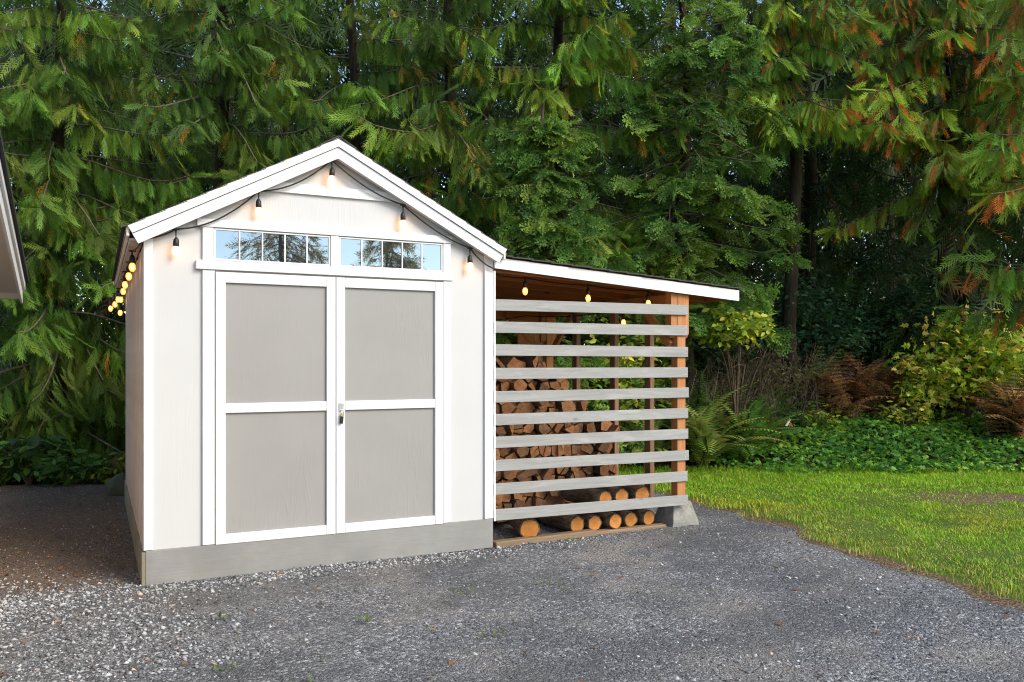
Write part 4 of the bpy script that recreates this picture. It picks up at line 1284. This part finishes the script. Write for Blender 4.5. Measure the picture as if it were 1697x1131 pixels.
YG = [(.28, .30, .03), (.18, .26, .03), (.40, .33, .04), (.14, .22, .03)]
YG2 = [(.31, .38, .035), (.20, .31, .03), (.42, .42, .05), (.56, .42, .10), (.13, .25, .03)]
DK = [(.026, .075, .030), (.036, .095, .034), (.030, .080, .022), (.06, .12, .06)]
MG = [(.07, .16, .03), (.09, .18, .035), (.05, .12, .025)]
BR = [(.14, .12, .04), (.10, .11, .03), (.18, .11, .05), (.08, .10, .03)]
SH = [
    ('maple_shrub', 'yellow green lobed leaved maple shrub at the right edge above the ivy', (13.1, 7.2), 1.15, 1.75, 601, YG2, LOBED, .14, 3400, 20),
    ('maple_shrub', 'lower left arm of yellowing maple leaves hanging over brown bracken', (12.9, 6.35), .55, 1.2, 602, YG2[:4], LOBED, .12, 700, 8),
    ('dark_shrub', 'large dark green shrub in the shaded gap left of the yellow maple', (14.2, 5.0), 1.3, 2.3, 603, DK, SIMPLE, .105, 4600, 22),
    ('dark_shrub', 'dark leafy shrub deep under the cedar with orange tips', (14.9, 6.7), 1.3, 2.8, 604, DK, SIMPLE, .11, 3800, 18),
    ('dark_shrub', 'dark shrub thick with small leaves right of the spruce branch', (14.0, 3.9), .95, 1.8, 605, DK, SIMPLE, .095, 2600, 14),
    ('yellow_shrub', 'shrub with hanging yellow leaflets under the right end of the lean-to roof', (11.1, 3.0), .75, 2.15, 606, YG, SIMPLE, .12, 900, 12),
    ('leafy_shrub', 'yellow green leafy shrub seen through the upper slats of the lean-to', (11.2, 1.45), .85, 1.75, 607, YG + MG, SIMPLE, .13, 1700, 12),
    ('leafy_shrub', 'fresh green shrub seen through the middle slats of the lean-to', (10.9, .75), .75, 1.55, 608, YG[1:] + MG, SIMPLE, .12, 1500, 11),
    ('leafy_shrub', 'green and yellow shrub behind the lean-to peeping over its roof edge', (11.6, 1.9), .8, 2.6, 609, YG + GS, SIMPLE, .13, 1100, 12),
    ('small_shrub', 'low broad leaved plant under the left cedars nearest the house', (9.7, -5.65), .45, .55, 610, MG + DK, SIMPLE, .16, 300, 8),
    ('small_shrub', 'low green leafy plant midway along the left bed under the cedars', (9.75, -5.15), .36, .42, 611, MG, SIMPLE, .13, 220, 7),
    ('small_shrub', 'small yellowing plant beside the boulder behind the shed', (9.9, -4.75), .32, .34, 612, YG + BR, SIMPLE, .10, 220, 7),
    ('small_shrub', 'small bright green plant among the brown bracken above the ivy', (12.4, 4.55), .34, .42, 613, YG[1:] + MG, SIMPLE, .085, 300, 7),
    ('small_shrub', 'little yellow leaved sapling at the right of the brown bracken', (12.5, 5.95), .38, .55, 614, YG, SIMPLE, .09, 320, 7),
    ('brown_shrub', 'twiggy shrub with sparse brown leaves between the lean-to and the wood', (12.3, 3.55), .75, 1.3, 615, BR, SIMPLE, .06, 1800, 24),
]
for nm, lab, (dep, lat), w, h, sd, pal, lf, sz, nl, st in SH:
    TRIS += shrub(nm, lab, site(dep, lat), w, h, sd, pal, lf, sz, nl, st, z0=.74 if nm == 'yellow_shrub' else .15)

def bramble(label, base, w, h, seed, n, mat='bramble'):
    rd = random.Random(seed); root = empty('bramble', base, label, 'bramble')
    m = MB()
    for k in range(n):
        a = Vector((rd.uniform(-w, w), rd.uniform(-.4, .4), 0)); az = rd.uniform(0, 6.28); l = rd.uniform(.4, 1.1) * w
        d = Vector((math.cos(az), math.sin(az) * .5, 0)) * l; hh = h * rd.uniform(.4, 1.1)
        pts = [a, a + d * .25 + Vector((0, 0, hh * .75)), a + d * .6 + Vector((rd.uniform(-.1, .1), 0, hh)), a + d * 1.05 + Vector((0, rd.uniform(-.1, .1), hh * rd.uniform(.35, .95)))]
        r = rd.uniform(.003, .007); m.tube(pts, [r, r * .9, r * .7, r * .4], 4, cap=False)
        if rd.random() < .6:
            b = pts[2]; m.tube([b, b + Vector((rd.uniform(-.3, .3), rd.uniform(-.1, .1), rd.uniform(-.1, .25)))], [r * .6, r * .3], 4, cap=False)
    m.build('stems', M[mat], root, True)['kind'] = 'stuff'
bramble('tangle of bare brown bramble canes right of the lean-to post', site(11.5, 2.95), .75, 1.15, 71, 120)
bramble('tangle of dark bare twigs farther right under the spruce branch', site(12.6, 3.9), .8, 1.2, 72, 130)
# pale fallen branch leaning in the brambles
q = MB(); q.tube([(0, 0, .2), (.25, 0, .55), (.42, .02, .50), (.62, .02, .30)], [.009, .008, .007, .004], 6); q.tube([(.1, 0, .38), (.15, 0, .75), (.3, 0, 1.15)], [.006, .005, .003], 5)
o = q.build('dead_branch', M['twig'], None, True); o.location = site(11.0, 2.45); tag(o, 'pale dead branch propped in the brambles beside the lean-to post', 'branch')

# ferns: frond meshes shared between plants
def frond_mesh(name, kind, seed, ln, col, mat):
    """one connected frond: a rachis strip with pinnae growing out of its edges"""
    rng = random.Random(seed); V = []; F = []; T = []
    n = 28 if kind == 'sword' else 14
    def vert(p, t): V.append(tuple(p)); T.append(t); return len(V) - 1
    def spine(u): return Vector((ln * (.72 * u + .12 * u * u), 0, ln * (.85 * u - .72 * u * u)))
    dark = tuple(c * .6 for c in col); st = []
    for j in range(2 * n + 1):
        u = j / (2 * n); p = spine(u); wd = .006 * (1 - u) + .0012
        st.append((vert(p + Vector((0, wd, 0)), dark), vert(p - Vector((0, wd, 0)), dark)))
        if j: F += [(st[j - 1][0], st[j][0], st[j][1]), (st[j - 1][0], st[j][1], st[j - 1][1])]
    for k in range(1, n):
        j = 2 * k; u = j / (2 * n)
        if u < .12: continue
        p = spine(u); tg = (spine(u + .02) - p).normalized()
        if kind == 'sword': pl = ln * .15 * (math.sin(math.pi * min(1, (u + .10) / 1.12)) ** .7)
        else: pl = ln * .36 * (1 - u) ** .8 + .02
        for s in (0, 1):
            sg = 1 - 2 * s
            d = (Vector((0, sg, 0)) * .92 + tg * .35 + Vector((0, 0, -.22))).normalized() * pl * rng.uniform(.85, 1.1)
            t = tuple(c * rng.uniform(.75, 1.25) for c in col)
            a, b = st[j][s], st[j + 1][s]
            if kind == 'sword':
                w = tg * ln * .012; q = p + d * .5
                m0, m1, e = vert(q - w, t), vert(q + w, t), vert(p + d, t)
                F += [(a, m0, m1), (a, m1, b), (m0, e, m1)]
            else:
                mm = 6; dn = d.normalized(); w = tg * .003
                pa, pb = a, b
                for i in range(1, mm + 1):
                    f = i / mm; q = p + d * f
                    na, nb = vert(q - w * (1 - f), t), vert(q + w * (1 - f), t)
                    F += [(pa, na, nb), (pa, nb, pb)]
                    l2 = pl * .34 * (1 - f) + .012
                    for s2, x0, x1 in ((-1, pa, na), (1, pb, nb)):
                        e = vert(q + (tg * s2 + dn * .5 + Vector((0, 0, rng.uniform(-.35, .15)))).normalized() * l2, t)
                        F.append((x0, x1, e))
                    pa, pb = na, nb
    return np_mesh(name, np.array(V), np.array(F), mat, np.array(T))
FR = {
    'sword': [frond_mesh('frond', 'sword', k, 1.0, c, M['frond']) for k, c in enumerate(((.15, .30, .045), (.20, .32, .05), (.11, .24, .04)))],
    'olive': [frond_mesh('frond', 'sword', 10 + k, 1.0, c, M['frond']) for k, c in enumerate(((.29, .36, .07), (.34, .33, .08), (.23, .32, .06)))],
    'brown': [frond_mesh('frond', 'bracken', 20 + k, 1.0, c, M['frond']) for k, c in enumerate(((.38, .175, .065), (.46, .25, .105), (.28, .14, .055)))],
    'gold': [frond_mesh('frond', 'bracken', 30 + k, 1.0, c, M['frond']) for k, c in enumerate(((.44, .35, .10), (.30, .31, .08), (.46, .30, .11)))],
}
def fern(label, base, size, n, kind, seed, lean=0.0, name='fern'):
    rd = random.Random(seed); root = empty(name, base, label, 'fern', rotz=rd.uniform(0, 6))
    for k in range(n):
        f = link('frond', rd.choice(FR[kind]), root, (rd.uniform(-.05, .05), rd.uniform(-.05, .05), 0),
                 (R(rd.uniform(-14, 14)), R(rd.uniform(-78, -12) if kind in ('brown', 'gold') else rd.uniform(-60, 0)), 2 * math.pi * (k + rd.uniform(-.3, .3)) / n))
        s = size * rd.uniform(.7, 1.15); f.scale = (s, s, s)
FERNS = [
    ('large olive sword fern spilling over the grass beside the lean-to corner post', (10.6, 2.45), 1.25, 26, 'olive'),
    ('olive fern crowding the lean-to post in front of the yellow leaved shrub', (10.9, 2.55), 1.3, 24, 'olive'),
    ('green sword fern between the lean-to fern and the ivy', (10.8, 3.05), 1.1, 24, 'sword'),
    ('tall green sword fern under the yellow leaflets at the end of the lean-to', (11.5, 2.6), 1.35, 22, 'sword'),
    ('green sword fern standing behind the olive fern by the lean-to', (11.4, 2.9), 1.15, 22, 'sword'),
    ('dome shaped bright green sword fern at the left end of the ivy', (11.5, 3.35), 1.0, 24, 'sword'),
    ('smaller green sword fern under the brambles', (12.7, 4.0), .9, 18, 'sword'),
    ('sword fern behind the lean-to seen through the lower slats', (10.6, 1.15), 1.0, 18, 'sword'),
    ('olive fern behind the lean-to near the studs', (10.7, 1.75), 1.0, 18, 'olive'),
    ('browned bracken clump in the middle of the bank above the ivy', (12.9, 5.0), 1.05, 22, 'brown'),
    ('tall rusty bracken clump under the dark shrub', (13.3, 5.5), 1.25, 22, 'brown'),
    ('gold tinged bracken standing above the rusty clump', (13.5, 5.0), 1.35, 14, 'gold'),
    ('brown bracken left of the yellow maple shrub', (13.1, 6.0), 1.1, 20, 'brown'),
    ('rusty bracken clump at the right edge above the ivy', (11.9, 7.2), 1.15, 26, 'brown'),
    ('golden bracken fronds rising over the rusty clump at the right edge', (12.4, 7.5), 1.35, 12, 'gold'),
    ('dark green fern at the far left of the bed under the cedars', (9.65, -5.95), .7, 14, 'sword'),
    ('low olive fern beside the boulder at the rear of the shed', (9.75, -4.5), .45, 12, 'olive'),
]
for k, (lab, (dep, lat), sz, n, kind) in enumerate(FERNS): fern(lab, site(dep, lat), sz, n, kind, 800 + k, name='bracken' if kind in ('brown', 'gold') else 'fern')

# ivy bed: ground cover
def ivy():
    rng = np.random.default_rng(91); n = 17000
    dep = rng.uniform(10.1, 13.6, n); lat = rng.uniform(2.3, 9.5, n)
    p = CAM[None] + FWD[None] * dep[:, None] + RGT[None] * lat[:, None]
    front = 10.25 + .22 * (fbm(lat * 1.2, lat * 0, 8) - .5) + .5 * np.clip(3.4 - lat, 0, 1)
    keep = (dep > front) & (rng.random(n) < np.clip((13.7 - dep) / .8, 0, 1))
    p = p[keep]; n = len(p)
    mound = .05 + .16 * fbm(p[:, 0] * 2.2, p[:, 1] * 2.2, 14)
    p[:, 2] = land(p[:, 0], p[:, 1]) + mound * rng.uniform(.45, 1.05, n)
    A = rng.normal(0, 1, (n, 3)) * np.array([1, 1, .3]) - FWD * .6 + np.array([0, 0, -.15])
    N = rng.normal(0, .45, (n, 3)) + np.array([0, 0, .8]) - FWD * .35
    pal = np.array([(.095, .26, .030), (.16, .36, .035), (.065, .19, .035), (.24, .45, .04), (.36, .50, .05)])
    reg = fbm(p[:, 0] * 1.1, p[:, 1] * 1.1, 15)
    pick = np.clip((reg * 5 + rng.normal(0, .9, n) - .3).astype(int), 0, 4)
    T = pal[pick] * rng.uniform(.75, 1.25, (n, 1))
    V, F, TT = expand([LOBED], p, A, np.cross(N, A), rng.uniform(.05, .105, n), T, rng, .1)
    o = link('ivy', np_mesh('ivy', V, F, M['broadleaf'], TT))
    tag(o, 'low green ivy covering the bank beyond the lawn', 'ivy', kind='stuff'); return len(F)
TRIS += ivy()

# grass blades
def grass():
    rng = np.random.default_rng(93); n = 270000
    x = rng.uniform(4.2, 11.5, n); y = rng.uniform(-4.2, 3.4, n)
    dep = depth_of(x, y); e = edge_x(y)
    dirt = dirt_patch(x, y)
    thin = np.clip((x - e + .05 + .40 * (fbm(x * 4, y * 4, 18) - .5)) / .45, 0.0, 1) ** 1.3
    lat = (x - CAM[0]) * RGT[0] + (y - CAM[1]) * RGT[1]
    keep = (rng.random(n) < thin) & (dep < 10.55) & (dep > 4.2) & (rng.random(n) > dirt * .93) & (lat / dep < .68) & (x > e - .12)
    x, y, dep, thin, e = x[keep], y[keep], dep[keep], thin[keep], e[keep]; n = len(x)
    tall = (.030 + .022 * np.clip((fbm(x * 5, y * 5, 29) - .5) * 4, -.25, 1)) + .05 * np.clip((dep - 9.2) / 1.2, 0, 1) + .018 * fbm(x * 2, y * 2, 19)
    h = tall * rng.uniform(.55, 1.3, n)
    z = yard(x, y) + .016 + np.maximum(land(x, y), 0) * (dep > 10.15)
    az = rng.uniform(0, 6.28, n); w = rng.uniform(.0015, .0030, n) * (1 + .5 * (dep > 8))
    bx, by = np.cos(az), np.sin(az); ln = rng.uniform(.15, 1.0, n) * h
    la = az + rng.uniform(.8, 2.3, n)
    P = np.zeros((n, 5, 3))
    for k, (f, lf, ww) in enumerate(((0, 0, 1), (.6, .3, .8), (1, 1, 0))):
        cx = x + np.cos(la) * ln * lf; cy = y + np.sin(la) * ln * lf; cz = z + h * f * (1 - .25 * lf)
        if k < 2:
            P[:, k * 2] = np.stack([cx - bx * w * ww, cy - by * w * ww, cz], 1); P[:, k * 2 + 1] = np.stack([cx + bx * w * ww, cy + by * w * ww, cz], 1)
        else: P[:, 4] = np.stack([cx, cy, cz], 1)
    pal = np.array([(.26, .51, .022), (.34, .54, .03), (.20, .44, .02), (.54, .54, .04), (.58, .46, .13)])
    r1 = fbm(x * .9, y * .9, 23); dry = np.clip(1.2 - (x - e) / .9, 0, 1)
    yel = np.clip((fbm(x * 1.1 + 7, y * 1.6, 24) - .52) * 5, 0, 1) * (dep < 8.6)
    pick = np.where(rng.random(n) < .10 + .35 * dry * (dep < 8), 4, np.where(rng.random(n) < .08 + .62 * yel, 3, rng.integers(0, 3, n)))
    T = pal[pick] * rng.uniform(.75, 1.25, (n, 1)) * (.8 + .4 * r1)[:, None]
    F3 = (np.arange(n)[:, None] * 5 + np.array([2, 3, 4])).astype(int); F4 = (np.arange(n)[:, None] * 5 + np.array([0, 1, 3, 2])).astype(int)
    o = link('grass', np_mesh('grass', P.reshape(-1, 3), [F3, F4], M['grass'], np.repeat(T[:, None], 5, 1).reshape(-1, 3)))
    tag(o, 'short green grass blades of the lawn', 'grass', kind='stuff'); return n * 3
TRIS += grass()

# fallen leaves and small weeds on the gravel and under the trees
def litter():
    rng = np.random.default_rng(95); n = 3200
    x = rng.uniform(-3, 5, n); y = rng.uniform(-4.5, 5, n)
    keep = gravel_mask(x, y) & ~((x > -.03) & (x < 2.5) & (y > -.03) & (y < 3.66)) & (rng.random(n) < np.where((x < .0) & (y > .0), 1, .12))
    x, y = x[keep], y[keep]; n = len(x)
    p = np.stack([x, y, yard(x, y) + .010], 1)
    A = rng.normal(0, 1, (n, 3)) * np.array([1, 1, .15]); N = rng.normal(0, .25, (n, 3)) + np.array([0, 0, 1])
    pal = np.array([(.30, .13, .05), (.22, .11, .05), (.36, .24, .12), (.14, .07, .04)])
    T = pal[rng.integers(0, 4, n)] * rng.uniform(.7, 1.2, (n, 1))
    V, F, TT = expand([SIMPLE], p, A, np.cross(N, A), rng.uniform(.02, .05, n), T, rng, .1)
    o = link('fallen_leaves', np_mesh('fallen_leaves', V, F, M['broadleaf'], TT)); tag(o, 'small brown fallen leaves scattered on the gravel', 'leaves', kind='stuff')
litter()
def weeds(points):
    rng = np.random.default_rng(96)
    P = []
    for (x, y, r, k) in points:
        a = rng.uniform(0, 6.28, k); q = r * np.sqrt(rng.random(k)); P.append(np.stack([x + q * np.cos(a), y + q * np.sin(a), np.zeros(k)], 1))
    P = np.concatenate(P); n = len(P); P[:, 2] = yard(P[:, 0], P[:, 1]) + rng.uniform(.005, .025, n)
    A = rng.normal(0, 1, (n, 3)) * np.array([1, 1, .2]) + np.array([0, 0, .5]); N = rng.normal(0, .4, (n, 3)) + np.array([0, 0, 1])
    T = np.array([(.13, .20, .04), (.09, .16, .03), (.18, .22, .06)])[rng.integers(0, 3, n)]
    V, F, TT = expand([SIMPLE], P, A, np.cross(N, A), rng.uniform(.015, .035, n), T, rng, .1)
    o = link('weeds', np_mesh('weeds', V, F, M['broadleaf'], TT)); tag(o, 'tiny green weeds sprouting in the gravel', 'weeds', kind='stuff')
weeds([(1.05, -1.35, .05, 14), (.35, -.95, .05, 12), (1.75, -1.05, .10, 22), (1.55, -1.9, .08, 18), (.25, -1.8, .05, 12), (.55, -2.1, .05, 8), (2.35, -1.25, .12, 14), (3.1, -.15, .06, 14), (2.62, .02, .07, 26), (4.1, -.2, .1, 12)])

# boulder at the rear corner of the shed, and a broken stump on the bank
def rock(name, label, loc, size, seed, mat, cat):
    import bmesh
    bm = bmesh.new(); bmesh.ops.create_icosphere(bm, subdivisions=3, radius=1)
    rd = random.Random(seed); ph = [rd.uniform(0, 6) for _ in range(6)]
    for v in bm.verts:
        c = v.co; f = 1 + .14 * math.sin(2.3 * c.x + ph[0]) * math.sin(2.1 * c.y + ph[1]) + .09 * math.sin(4.2 * c.z + ph[2] + 3 * c.x) + .05 * math.sin(7 * c.y + ph[3])
        v.co = Vector((c.x * size[0], c.y * size[1], c.z * size[2])) * f
    me = bpy.data.meshes.new(name); bm.to_mesh(me); bm.free(); me.materials.append(mat)
    for p in me.polygons: p.use_smooth = True
    o = link(name, me); o.location = loc; tag(o, label, cat); return o
rock('boulder', 'dark mossy boulder on the soil at the rear left corner of the shed', (-.07, 4.15, .05), (.13, .12, .15), 4, M['boulder'], 'boulder')
st = empty('stump', site(12.35, 4.08), 'broken orange brown stump with a pale chip at the edge of the ivy', 'stump')
q = MB(); q.tube([(0, 0, -.1), (0, 0, .12), (.03, 0, .22)], [.14, .12, .03], 7); q.build('stump_wood', simple('rotten_stump_wood', (.34, .12, .04), .9, 0, .8, 30, .4), st)
q = MB(); q.box(-.02, .02, -.006, .006, 0, .14, .003, Matrix.Rotation(R(38), 4, 'Y')); q.build('pale_chip', simple('pale_split_wood', (.75, .70, .55), .8), st, loc=(-.10, -.10, .12))
print('foliage triangles', TRIS)
print('all triangles', sum(sum(max(1, p.loop_total - 2) for p in o.data.polygons) if len(o.data.polygons) < 5000 else len(o.data.loops) - 2 * len(o.data.polygons) for o in bpy.data.objects if o.type == 'MESH'))
